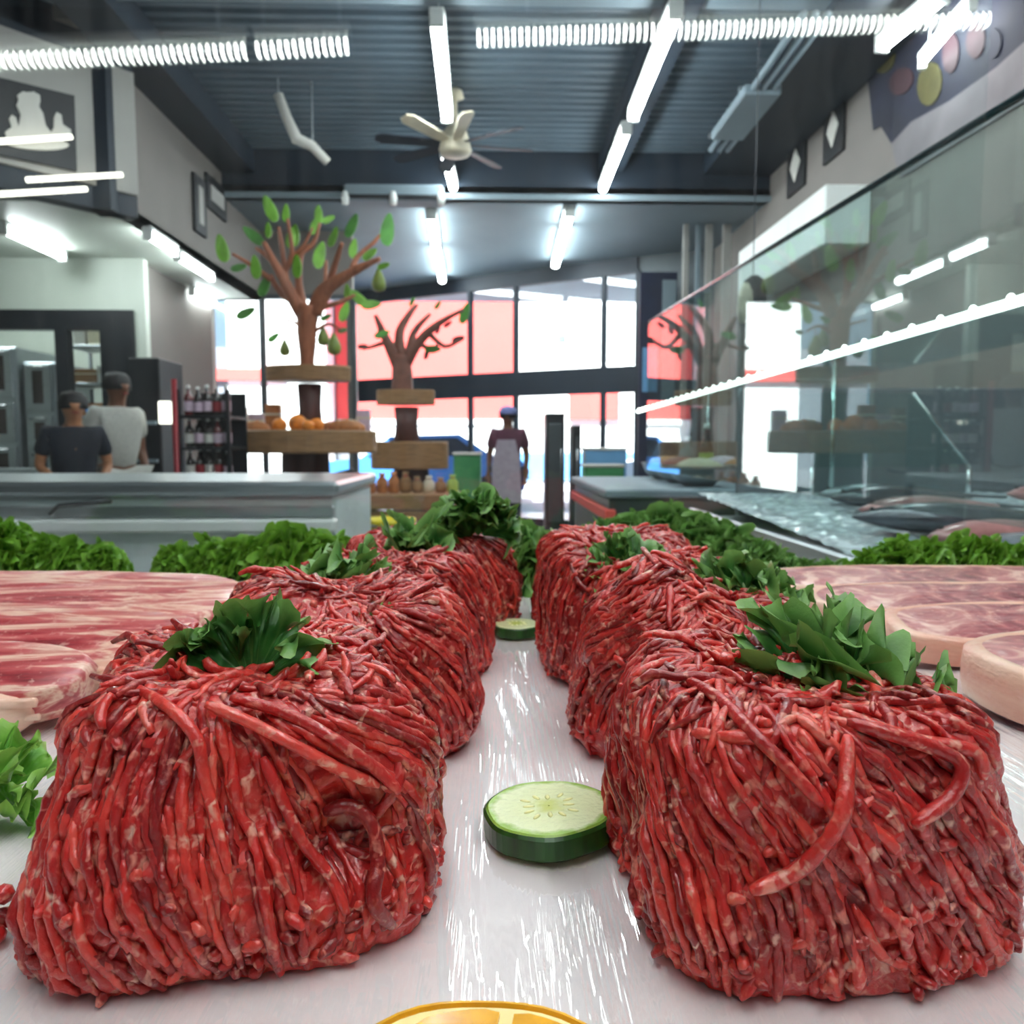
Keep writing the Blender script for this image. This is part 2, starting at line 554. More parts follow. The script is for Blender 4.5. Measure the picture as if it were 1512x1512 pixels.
trim(MB().box(XL, XR, 4.62, 4.78, 3.64, CEIL - 0.036), M['soffit_grey'])                  # cross beam
# upper wall above the preparation area, and the wall panel turned towards the counter
struct('wall_upper', MB().box(XL - 0.12, XL, 5.4, 8.7, 2.655, CEIL), M['wall_beige'])
pa, pb = P(205, 300, 5.4), P(-160, 300, 4.4)
def slab(a, b, z0, z1, th):
    d = Vector((b.x - a.x, b.y - a.y, 0)).normalized()
    nrm = Vector((-d.y, d.x, 0))
    if nrm.y < 0:
        nrm = -nrm
    p = [Vector((a.x, a.y, z0)), Vector((b.x, b.y, z0)), Vector((b.x, b.y, z1)), Vector((a.x, a.y, z1))]
    return MB().prism(p, nrm * th), d, nrm
mb, PD, PN = slab(pa, pb, 2.74, 3.52, 0.1)
struct('wall_panel', mb, M['wall_panel'])
mb, _, _ = slab(pa + PN * 0.02, pb + PN * 0.02, 2.6, 2.735, 0.12)
trim(mb, M['dark_beam'])
mb, _, _ = slab(pa + PN * 0.02, pb + PN * 0.02, 3.525, CEIL - 0.04, 0.12)
trim(mb, M['dark_beam'])
trim(MB().box(XL - 0.14, XL + 0.02, 5.2, 5.4, 2.6, CEIL - 0.04), M['dark_beam'])

# preparation area: back wall with a black framed opening, room behind it
YP = 6.8
xa, xb = P(-140, 600, YP).x, P(220, 600, YP).x
zo = P(100, 458, YP).z
struct('wall_prep', MB().box(-6.5, xb, YP, YP + 0.08, zo, 2.655).box(P(204, 600, YP).x, xb, YP, YP + 0.08, 0, zo), M['wall_prep'])
fr = MB()
z1, z0 = zo, 0.0
fr.box(-6.5, P(204, 600, YP).x, YP - 0.03, YP + 0.07, P(100, 487, YP).z, zo)
fr.box(P(88, 600, YP).x, P(106, 600, YP).x, YP - 0.03, YP + 0.07, 0, P(100, 487, YP).z)
fr.box(P(154, 600, YP).x, P(204, 600, YP).x, YP - 0.03, YP + 0.07, 0, P(100, 487, YP).z)
o = fr.build('door_1', M['black']); o['kind'] = 'structure'
struct('wall_kitchen', MB().box(-6.5, -3.0, 8.6, 8.7, 0, 2.655), M['wall_prep'])
struct('wall_kitchen_side', MB().box(-3.08, -3.0, YP + 0.1, 8.6, 0, 2.655), M['wall_beige'])

# ------------------------------------------------------------------ shop front: window_1 (left) and window_2 (turned, right)
YW = 8.62
wl, wr = P(222, 500, YW).x, P(523, 500, YW).x
def frame_h(n, a, b, z0, z1, posts, rails, w=0.04, mat='black'):
    """frame between plan points a and b; posts: fractions along, rails: heights"""
    a, b = Vector((a[0], a[1], 0)), Vector((b[0], b[1], 0))
    d = (b - a); L = d.length; d.normalize()
    rot = Matrix.Translation(a) @ Matrix.Rotation(math.atan2(d.y, d.x), 4, 'Z')
    mb = MB()
    for p_ in posts:
        mb.box(p_ * L - w / 2, p_ * L + w / 2, -0.04, 0.04, z0, z1, 0, rot)
    for r0, r1 in rails:
        mb.box(0, L, -0.045, 0.045, r0, r1, 0, rot)
    o = mb.build(n, M[mat]); o['kind'] = 'structure'
    ed = sorted(posts)
    hs = sorted(r for rr in rails for r in rr)
    for i in range(len(ed) - 1):
        for j in range(1, len(hs) - 1, 2):
            g = MB().box(ed[i] * L + w / 2, ed[i + 1] * L - w / 2, -0.004, 0.004, hs[j], hs[j + 1], 0, rot).build('window_pane', M['glass_window'], None)
            g.parent = o
    return o
frame_h('window_1', (wl, YW), (wr, YW), 0, 2.70, (0, 0.16, 0.55, 1.0), ((0, 0.5), (2.655, 2.72)), 0.05, 'steel_dark')
WA, WB = P(523, 500, 11.9), P(942, 500, 9.6)
frame_h('window_2', (WA.x, WA.y), (WB.x, WB.y), 0, 3.2, (0, 0.46, 0.62, 0.9, 1.0), ((0, 0.12), (1.74, 2.06), (3.17, 3.36)), 0.05, 'dark_beam')
struct('wall_entry_side', MB().prism([(wr, YW, 0), (WA.x, WA.y, 0), (WA.x, WA.y, SOFF), (wr, YW, SOFF)], (-0.08, 0, 0)), M['wall_beige'])
struct('wall_front_upper', MB().box(-6.5, wr, YW - 0.05, YW + 0.05, 2.70, CEIL), M['wall_beige'])
struct('wall_front_right', MB().prism([(WB.x, WB.y, 0), (XR + 0.1, 9.15, 0), (XR + 0.1, 9.15, SOFF), (WB.x, WB.y, SOFF)], (0.05, 0.1, 0)), M['steel_dark'])

# ------------------------------------------------------------------ the street outside
struct('ground', MB().box(-40, 40, 12.6, 60, -0.16, -0.1).box(-40, -6.6, -10, 12.6, -0.16, -0.1), M['asphalt'])
def building(name, label, x0, x1, y0, y1, z1, mat, wins, extra=None):
    t = thing(name, label, 'building', ((x0 + x1) / 2, y0, -0.1))
    MB().box(x0, x1, y0, y1, -0.1, z1).build('wall', M[mat], t)
    for (a, b, c, d) in wins:
        w = MB().box(a, b, y0 - 0.08, y0 - 0.001, c, d).build('window', M['white_paint'], t)
        MB().box(a + 0.1, b - 0.1, y0 - 0.1, y0 - 0.075, c + 0.1, d - 0.1).build('pane', M['car_glass'], w)
    if extra:
        extra(t)
    return t
xm = P(763, 500, 20).x
def red_extra(t):
    MB().box(-3.9, xm - 0.02, 19.9, 19.998, 1.62, 1.74).build('ledge', M['facade_white'], t)
    for i in range(4):
        MB().box(-3.8 + i * 1.1, -2.85 + i * 1.1, 19.93, 19.998, 0.0, 1.3).build('shop_panel', M['facade_white'], t)
t = thing('shop_building', 'red fascia building across the street outside the window', 'building', ((xm - 3.9) / 2, 20, -0.1))
MB().box(-3.9, xm, 20, 26, 1.75, 7.5).build('fascia', M['facade_red'], t)
MB().box(-3.9, xm, 20, 26, -0.1, 1.75).build('wall', M['facade_white'], t)
red_extra(t)
t = thing('billboard_building', 'white rendered building beside the red fascia across the street', 'building', (xm + 3.2, 20, -0.1))
MB().box(xm + 0.02, xm + 6.2, 20.2, 26, -0.1, 7.5).build('wall', M['facade_white'], t)
MB().box(xm + 1.05, xm + 1.25, 20.15, 20.2, 3.75, 3.9).build('wall_lamp_or_glare', M['blue_box'], t)
MB().box(xm + 1.35, xm + 2.6, 20.02, 20.2, 1.75, 2.55).build('red_awning', M['facade_red'], t)
MB().box(xm + 0.02, xm + 6.2, 20.1, 20.2, 0.2, 0.9).build('blue_band', M['blue_box'], t)
t = thing('white_building', 'white sunlit building outside the left shop window', 'building', (-4.6, 19, -0.1))
MB().box(P(335, 500, 19).x, -3.95, 19, 24, -0.1, 6.5).build('wall', M['facade_white'], t)
MB().box(P(230, 500, 19).x, P(335, 500, 19).x, 19, 24, 0.5, P(300, 512, 19).z).build('annex', M['facade_grey'], t)
MB().box(P(228, 500, 19).x, P(420, 500, 19).x, 18.85, 18.99, P(300, 562, 19).z, P(300, 545, 19).z).build('red_band', M['facade_red'], t)

def car(label, x, y, rz, mat, group=None):
    t = thing('parked_car', label, 'car', (0, 0, 0), group)
    side = [(-2.0, 0.32), (-2.05, 0.7), (-1.75, 0.88), (-1.1, 0.95), (-0.55, 1.36), (0.75, 1.4), (1.35, 1.0), (1.95, 0.9), (2.05, 0.62), (1.98, 0.32)]
    MB().prism([(a, -0.82, b) for a, b in side], (0, 1.64, 0)).build('body', M[mat], t)
    gl = [(-0.98, 0.97), (-0.52, 1.3), (0.7, 1.33), (1.15, 1.0)]
    MB().prism([(a, -0.835, b) for a, b in gl], (0, 1.67, 0)).build('side_window', M['car_glass'], t)
    for wx in (-1.3, 1.3):
        for wy in (-0.78, 0.78):
            MB().lathe([(0.2, -0.1), (0.31, -0.08), (0.31, 0.08), (0.2, 0.1)], (wx, wy, 0.31), 20, Matrix.Rotation(R(90), 4, 'X').to_3x3()).build('wheel', M['rubber'], t)
    for wx, m_ in ((-2.06, 'car_white'), (2.06, 'red_paint')):
        for wy in (-0.6, 0.6):
            MB().box(wx - 0.03, wx + 0.03, wy - 0.15, wy + 0.15, 0.62, 0.74).build('car_lamp', M[m_], t)
    t.location = (x, y, -0.1)
    t.rotation_euler.z = rz
    return t
car('light blue parked car on the street beyond the shop window', -1.4, 15.6, R(4), 'car_blue')
car('white parked car on the street right of the doorway', 4.4, 15.2, R(-6), 'car_white')

# ------------------------------------------------------------------ ceiling lamps
def tube_lamp(a, b, w=0.09, label='', group=None, name='ceiling_lamp', drop=None, mat='lamp_white'):
    """slim linear luminaire between points a and b (lamp underside at their height)"""
    a, b = Vector(a), Vector(b)
    mid = (a + b) / 2
    t = thing(name, label, 'lamp', (mid.x, mid.y, mid.z), group)
    d = (b - a); L = d.length
    rot = Matrix.Translation(mid) @ d.to_track_quat('X', 'Z').to_matrix().to_4x4()
    MB().box(-L / 2, L / 2, -w * 0.6, w * 0.6, 0.03, 0.06, 0.008, rot).build('housing', M['white_paint'], t)
    MB().tube([rot @ Vector((-L / 2 + 0.01, 0, 0)), rot @ Vector((L / 2 - 0.01, 0, 0))], w / 2, 14).build('tube', M[mat], t, True)
    for s in (-1, 1):
        MB().box(s * L / 2 - 0.015, s * L / 2 + 0.015, -w * 0.55, w * 0.55, -0.04, 0.06, 0.005, rot).build('end_cap', M['white_paint'], t)
    if drop:
        for s in (-0.35, 0.35):
            p = rot @ Vector((s * L, 0, 0.06))
            MB().tube([p, (p.x, p.y, drop)], 0.006, 6).build('hanger', M['steel'], t)
    return t
ZL = 3.45
def zpt(px, py, z):
    return PZ(px, py, z)
rows = [((645, 28), (660, 174), 'row'), ((657, 226), (672, 288), 'row'), ((998, 17), (935, 172), 'row'), ((925, 191), (888, 285), 'row')]
names = ['long tube lamp hanging over the aisle before the ceiling fan', 'tube lamp hanging just past the ceiling fan hub',
         'long tube lamp under the dark beam right of the fan', 'tube lamp under the dark beam near the bulkhead']
for (a, b, _), lb in zip(rows, names):
    tube_lamp(zpt(*a, ZL), zpt(*b, ZL), 0.075, lb, 'tube lamps under the steel deck', drop=CEIL - 0.03)
for x in (-0.33, 1.01):
    for y0 in (2.85, 1.35, -0.15, -1.65):
        tube_lamp((x, y0, ZL), (x, y0 + 1.25, ZL), 0.075, 'tube lamp hanging over the meat counter', 'tube lamps over the counter', drop=CEIL - 0.03)
for (a, b, lb) in (((637, 318), (644, 369), 'first tube lamp under the low far ceiling, left aisle row'), ((645, 372), (653, 414), 'second tube lamp under the low far ceiling, left aisle row'),
                   ((841, 314), (834, 340), 'first tube lamp under the low far ceiling by the red window'), ((833, 344), (820, 391), 'second tube lamp under the low far ceiling by the red window')):
    tube_lamp(zpt(*a, 3.29), zpt(*b, 3.29), 0.09, lb, 'tube lamps under the low ceiling')
tube_lamp(zpt(1302, 68, ZL), zpt(1392, -6, ZL), 0.075, 'tube lamp below the wide beam beside the dark mural', 'tube lamps under the steel deck', drop=3.585)
tube_lamp(zpt(1362, 92, 3.3), zpt(1436, 4, 3.3), 0.04, 'thin tube lamp close to the dark mural', 'tube lamps under the steel deck', drop=3.585)
for a, b, lb in (((4, 338), (92, 379), 'tube lamp on the preparation area ceiling by the picture panel'), ((218, 346), (258, 372), 'first tube lamp along the edge of the preparation ceiling'),
                 ((262, 378), (312, 410), 'second tube lamp along the edge of the preparation ceiling'), ((283, 431), (316, 449), 'tube lamp near the left window top')):
    tube_lamp(zpt(*a, 2.6), zpt(*b, 2.6), 0.06, lb, 'tube lamps of the preparation area')
tube_lamp((-5.2, 7.4, 2.6), (-3.6, 7.4, 2.6), 0.06, 'tube lamp inside the kitchen behind the black frame', 'tube lamps of the preparation area')

# round downlight in its square ceiling patch
p = zpt(92, 55, 3.66)
t = thing('downlight', 'round white downlight in a pale ceiling patch', 'lamp', (p.x, p.y, 3.66))
MB().box(p.x - 0.5, p.x + 0.35, p.y - 0.18, p.y + 0.22, 3.675, 3.76, 0.005).build('ceiling_patch', M['wall_beige'], t)
MB().lathe([(0.085, 0.0), (0.095, 0.006), (0.095, 0.014), (0.07, 0.015)], (p.x, p.y, 3.66), 24).build('ring', M['white_paint'], t, True)
MB().lathe([(0.01, -0.006), (0.08, -0.004), (0.082, 0.004), (0.01, 0.006)], (p.x, p.y, 3.66), 24).build('lens', M['lamp_small'], t, True)

# the two louvred lamps over the counter (they mirror in the front glass)
YG = 0.98
def mirror(p):
    return Vector((p.x, 2 * YG - p.y, p.z))
def louvre_lamp(a, b, label):
    a, b = mirror(a), mirror(b)
    mid = (a + b) / 2
    t = thing('louvred_lamp', label, 'lamp', mid, 'louvred lamps over the meat counter')
    d = b - a; L = d.length
    rot = Matrix.Translation(mid) @ d.to_track_quat('X', 'Z').to_matrix().to_4x4()
    MB().tube([rot @ Vector((-L / 2, 0, 0)), rot @ Vector((L / 2, 0, 0))], 0.0175, 16).build('tube', M['lamp_case'], t, True)
    n = int(L / 0.0165)
    fin = MB()
    for i in range(n + 1):
        x = -L / 2 + L * i / n
        ring = [(0.018, -0.0042), (0.0225, -0.0042), (0.0225, 0.0042), (0.018, 0.0042)]
        fin.lathe(ring, rot @ Vector((x, 0, 0)), 14, rot.to_3x3() @ Matrix.Rotation(R(90), 3, 'Y'))
    o = fin.build('louvre', M['louvre_grey'], t); o['kind'] = 'stuff'
    MB().box(-L / 2 - 0.004, L / 2 + 0.004, -0.018, 0.018, 0.025, 0.05, 0.006, rot).build('housing', M['white_paint'], t)
    for s in (-0.4, 0.4):
        q = rot @ Vector((s * L, 0, 0.05))
        MB().tube([q, (q.x, q.y, CEIL - 0.04)], 0.006, 6).build('hanger', M['steel'], t)
    return t
louvre_lamp(P(-70, 93, 1.96), P(368, 76, 1.96), 'long louvred tube lamp over the left of the meat counter')
louvre_lamp(P(378, 75, 1.96), P(518, 68, 1.96), 'short louvred tube lamp over the meat counter')
louvre_lamp(P(702, 57, 1.96), P(1468, 30, 1.96), 'longest louvred tube lamp over the right of the meat counter')

# ------------------------------------------------------------------ things high up
# ceiling fan
p = P(672, 208, 6.15)
t = thing('ceiling_fan', 'beige ceiling fan with eight dark blades over the aisle', 'fan', p)
MB().lathe([(0.06, 0.10), (0.095, 0.06), (0.125, -0.07), (0.11, -0.10), (0.04, -0.11)], p, 20).build('motor_housing', M['cream'], t, True)
MB().tube([p + Vector((0, 0, 0.09)), (p.x, p.y, CEIL)], 0.018, 10).build('down_rod', M['cream'], t, True)
MB().lathe([(0.07, -0.05), (0.055, 0.0)], (p.x, p.y, CEIL - 0.04), 16).build('canopy', M['cream'], t, True)
for k in range(8):
    a = R(11 + 45 * k)
    rot = Matrix.Translation(p + Vector((0, 0, -0.03))) @ Matrix.Rotation(a, 4, 'Z') @ Matrix.Rotation(R(14), 4, 'X')
    mb = MB()
    out = [(0.1, -0.03), (0.2, -0.045), (0.55, -0.055), (0.6, -0.03), (0.6, 0.03), (0.55, 0.055), (0.2, 0.045), (0.1, 0.03)]
    mb.prism([rot @ Vector((x, y, 0)) for x, y in out], rot.to_3x3() @ Vector((0, 0, 0.008)))
    mb.build('blade', M['dark_beam'] if k not in (5, 6) else M['cream'], t)

# white bent shape added for a reflection, hung from the deck
pts = [P(411, 140, 6.0), P(424, 175, 6.0), P(438, 205, 6.02), P(462, 216, 6.05), P(484, 240, 6.1)]
t = thing('bent_reflection', 'bent white shape added for a reflection under the corrugated deck', 'conduit', pts[2])
MB().tube(pts, [0.035, 0.037, 0.045, 0.037, 0.033], 12).build('reflection_shape', M['white_print'], t, True)
for q in (pts[0], pts[3]):
    MB().tube([q, (q.x, q.y, CEIL - 0.03)], 0.006, 6).build('hanger', M['steel'], t)

# cable tray with three conduits along the right beam
a, b = zpt(1205, 20, 3.53), zpt(1062, 222, 3.53)
t = thing('cable_tray', 'grey cable tray running under the wide beam on the right', 'cable tray', (a + b) / 2)
for k in (-0.07, 0.0, 0.07):
    MB().tube([a + Vector((k, 0, 0)), b + Vector((k, 0, 0))], 0.022, 8).build('conduit', M['soffit_grey'], t, True)
m0 = a.lerp(b, 0.45); m1 = a.lerp(b, 0.85)
MB().box(m0.x - 0.13, m0.x + 0.13, m0.y, m1.y, 3.49, 3.56, 0.01).build('cover', M['soffit_grey'], t)
for s in (0.1, 0.5, 0.9):
    q = a.lerp(b, s)
    MB().box(q.x - 0.14, q.x + 0.14, q.y - 0.02, q.y + 0.02, 3.55, 3.58).build('bracket', M['steel'], t)

# air conditioner on the bulkhead
a, b = P(508, 272, 7.15), P(655, 297, 7.15)
t = thing('air_conditioner', 'long grey air conditioner fixed to the dark bulkhead', 'air conditioner', ((a.x + b.x) / 2, 7.27, b.z))
MB().box(a.x, b.x, 7.12, 7.365, b.z, a.z, 0.02).build('body', M['soffit_grey'], t)
MB().box(a.x + 0.04, b.x - 0.04, 7.105, 7.125, b.z + 0.01, b.z + 0.04).build('outlet_slot', M['black'], t)
for s in (0.02, 0.5, 0.98):
    x = a.x + (b.x - a.x) * s
    MB().lathe([(0.03, -0.06), (0.035, 0.0), (0.02, 0.05)], (x, 7.09, b.z + 0.01), 12).build('spot_head', M['white_paint'], t, True)

# picture on the turned panel: a black board with a pale emblem of a cook's hat over a raised platter
zc = 3.05
def panel_pt(s, z, off):
    return Vector((pa.x, pa.y, 0)) + PD * s - PN * off + Vector((0, 0, z))
def on_panel(px, py):
    d = ray(px, py)
    k = (Vector((pa.x, pa.y, 0)) - Vector((0, 0, 0))).dot(PN) / (d.x * PN.x + d.y * PN.y)
    q = CAM + d * k
    return (q - Vector((pa.x, pa.y, 0))).dot(PD), q.z
def panel_shape(pts, off, th, name, mat, par):
    pl = [panel_pt(*on_panel(*q), off) for q in pts]
    return MB().prism(pl, PN * th).build(name, mat, par)
q = panel_pt(*on_panel(50, 190), 0.0)
t = thing('wall_picture', 'square black picture with a pale cook emblem on the turned panel', 'picture', q)
panel_shape([(-70, 100), (107, 143), (111, 254), (-70, 216)], 0.03, 0.025, 'board', M['black'], t)
def oval(cx, cy, rx, ry, n=18, sh=0.16):
    return [(cx + rx * math.cos(2 * math.pi * k / n), cy + ry * math.sin(2 * math.pi * k / n) + sh * rx * math.cos(2 * math.pi * k / n)) for k in range(n)]
panel_shape([(24, 150), (22, 143), (30, 138), (38, 139), (46, 138), (55, 143), (56, 151), (54, 160), (60, 170), (64, 188), (72, 198), (76, 190), (76, 176), (80, 168), (87, 172), (89, 186), (101, 194), (101, 206), (80, 212), (40, 212), (6, 206), (4, 197), (14, 190), (10, 178), (14, 172), (20, 176), (24, 190), (27, 172), (21, 158)], 0.04, 0.009, 'emblem', M['white_print'], t)
panel_shape(oval(50, 214, 48, 10, 20, 0.06), 0.045, 0.013, 'platter', M['white_print'], t)
for (a, b, lb) in (((-20, 216), (96, 208), 'glowing strip added for glare across the black picture'), ((30, 271), (170, 263), 'glowing strip added for glare under the black picture'), ((-10, 292), (118, 284), 'lower glowing strip added for glare under the turned panel')):  # glowing tubes added in place of glare reflections, no lamps hang here
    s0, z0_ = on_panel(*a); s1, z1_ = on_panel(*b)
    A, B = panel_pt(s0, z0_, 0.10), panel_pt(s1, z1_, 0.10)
    t = thing('wall_lamp_or_glare', lb, 'lamp', (A + B) / 2, 'added glare strips on the turned panel')
    MB().tube([A, A.lerp(B, 0.5), B], 0.016, 10).build('tube', M['light_box_or_glare'], t, True)
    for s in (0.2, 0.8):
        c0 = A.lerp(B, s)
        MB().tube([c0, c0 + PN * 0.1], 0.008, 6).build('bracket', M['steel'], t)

# pictures with pale diamonds on the right wall, and dark ones further off
def wall_x(px, py, X):
    d = ray(px, py)
    return CAM + d * (X / d.x)
for px0, px1, py0, py1, dia, lb in ((1220, 1251, 148, 232, True, 'black picture with a pale diamond, the one next to the dark mural'), (1166, 1193, 205, 282, True, 'black picture with a dim diamond, the one next to the white box')):
    a = wall_x(px0, py1, XR); b = wall_x(px1, py0, XR)
    za, zb = wall_x((px0 + px1) / 2, py1, XR).z, wall_x((px0 + px1) / 2, py0, XR).z
    t = thing('wall_picture', lb, 'picture', (XR, (a.y + b.y) / 2, za), 'diamond pictures on the right wall')
    MB().box(XR - 0.03, XR - 0.002, a.y, b.y, za, zb, 0.004).build('board', M['black'], t)
    cy, cz, hy, hz = (a.y + b.y) / 2, (za + zb) / 2, (a.y - b.y) * 0.3, (zb - za) * 0.32
    MB().prism([(XR - 0.034, cy - hy, cz), (XR - 0.034, cy, cz + hz), (XR - 0.034, cy + hy, cz), (XR - 0.034, cy, cz - hz)], (0.006, 0, 0)).build('diamond', M['white_print'], t)
# dark frames on the left upper wall
for px0, px1, py0, py1, lb in ((283, 300, 262, 345, 'tall dark picture on the left upper wall'), (302, 330, 268, 316, 'smaller dark picture on the left upper wall')):
    a, b = wall_x(px0, 300, XL), wall_x(px1, 300, XL)
    za, zb = max(2.68, wall_x((px0 + px1) / 2, py1, XL).z), wall_x((px0 + px1) / 2, py0, XL).z
    t = thing('wall_picture', lb, 'picture', (XL, (a.y + b.y) / 2, za))
    MB().box(XL + 0.002, XL + 0.03, a.y, b.y, za, zb, 0.005).build('board', M['black'], t)
    MB().box(XL + 0.03, XL + 0.034, a.y + 0.08, b.y - 0.08, za + 0.08, zb - 0.08).build('print', M['wall_panel'], t)

# mural on the right wall: navy field with a pale ridge and blurred coloured figures
def xr_pt(px, py, off=0.0):
    q = wall_x(px, py, XR - off)
    return q
t = thing('wall_mural', 'dark navy mural with coloured figures above a pale ridge', 'mural', xr_pt(1400, 150))
q = [xr_pt(*c, 0.012) for c in ((1278, 82), (1330, 30), (1420, -60), (1700, -330), (1700, 60), (1512, 62), (1470, 100), (1400, 150), (1345, 180), (1316, 212), (1300, 186), (1289, 192))]
MB().prism(q, (0.01, 0, 0)).build('field', M['mural_navy'], t)
q = [xr_pt(*c, 0.016) for c in ((1316, 212), (1345, 180), (1400, 150), (1470, 100), (1512, 62), (1700, 60), (1700, 120), (1512, 150), (1330, 262), (1322, 240))]
MB().prism(q, (0.012, 0, 0)).build('ridge', M['mural_pale'], t)
for cx, cy, rx, ry, m_ in ((1372, 124, 18, 32, 'olive'), (1403, 78, 12, 30, 'dull_red'), (1330, 120, 18, 20, 'dull_red'), (1305, 88, 16, 20, 'olive'), (1440, 60, 14, 26, 'dull_red'), (1466, 64, 12, 22, 'mural_navy')):
    q = [xr_pt(cx + rx * math.cos(2 * math.pi * k / 14), cy + ry * math.sin(2 * math.pi * k / 14) - 0.3 * rx * math.cos(2 * math.pi * k / 14), 0.02) for k in range(14)]
    MB().prism(q, (0.006, 0, 0)).build('figure', M[m_], t)

# white boxed-in cabinet on the right wall
t = thing('wall_cabinet', 'long white boxed-in cabinet below the diamond pictures', 'cabinet', (2.45, 6, 2.5))
X0 = 2.28
a, b = wall_x(1218, 300, X0), wall_x(1090, 400, X0)
za, zb = 2.46, 2.86
MB().box(X0, XR, a.y, a.y + (b.y - a.y) * 0.35, za, zb, 0.01).build('panel', M['white_paint'], t)
MB().box(X0, XR, a.y + (b.y - a.y) * 0.355, b.y, za, zb, 0.01).build('panel', M['white_paint'], t)

# slatted dark shelving and hanging goods further right
for i, (px, w_, m_, lb) in enumerate(((1012, 8, 'wall_panel', 'first pale upright board by the far right wall'), (1030, 7, 'soffit_grey', 'second pale upright board by the far right wall'), (1046, 10, 'wall_panel', 'third pale upright board by the far right wall'), (1072, 12, 'wall_panel', 'fourth pale upright board by the far right wall'))):
    q = P(px, 400, 8.2)
    o = MB().box(q.x - w_ / 1150 * 4.1, q.x + w_ / 1150 * 4.1, 8.18, 8.22, 0.0, P(px, 318, 8.2).z, 0.004).build('upright_board', M[m_], None, origin=(q.x, 8.2, 0))
    tag(o, lb, 'board', 'upright boards by the far wall')
q = P(962, 400, 9.0)
t = thing('banner_stand', 'dark banner stand with a pale figure beside the white window', 'banner', (q.x, 9.0, 0))
MB().box(P(945, 400, 9).x, P(1000, 400, 9).x, 8.98, 9.02, 0.1, P(960, 402, 9).z, 0.004).build('banner', M['navy'], t)
MB().box(P(978, 400, 9).x, P(998, 400, 9).x, 8.965, 8.985, 1.6, P(960, 414, 9).z).build('print', M['soffit_grey'], t)
MB().box(P(950, 400, 9).x, P(972, 400, 9).x, 8.965, 8.985, 1.7, 2.2).build('print', M['blue_box'], t)
MB().box(q.x - 0.25, q.x + 0.25, 8.85, 9.15, 0, 0.1, 0.01).build('foot', M['black'], t)
# hanging black and white apron on a hook near the right glass
q = P(1106, 445, 4.6)
t = thing('hanging_apron', 'black and white apron hanging above the right glass', 'apron', q)
MB().lathe([(0.02, 0.15), (0.06, 0.12), (0.075, 0.02), (0.065, -0.08), (0.03, -0.14)], q + Vector((0.03, 0, 0)), 14, None, 1, 0.5).build('dark_cloth', M['black'], t, True)
MB().lathe([(0.015, 0.10), (0.04, 0.05), (0.05, -0.06), (0.03, -0.13)], q + Vector((-0.03, -0.03, 0)), 12, None, 1, 0.5).build('pale_cloth', M['cream'], t, True)
MB().tube([q + Vector((0.02, 0, 0.14)), (q.x + 0.02, q.y, CEIL)], 0.003, 6).build('hook_rod', M['dark_beam'], t)

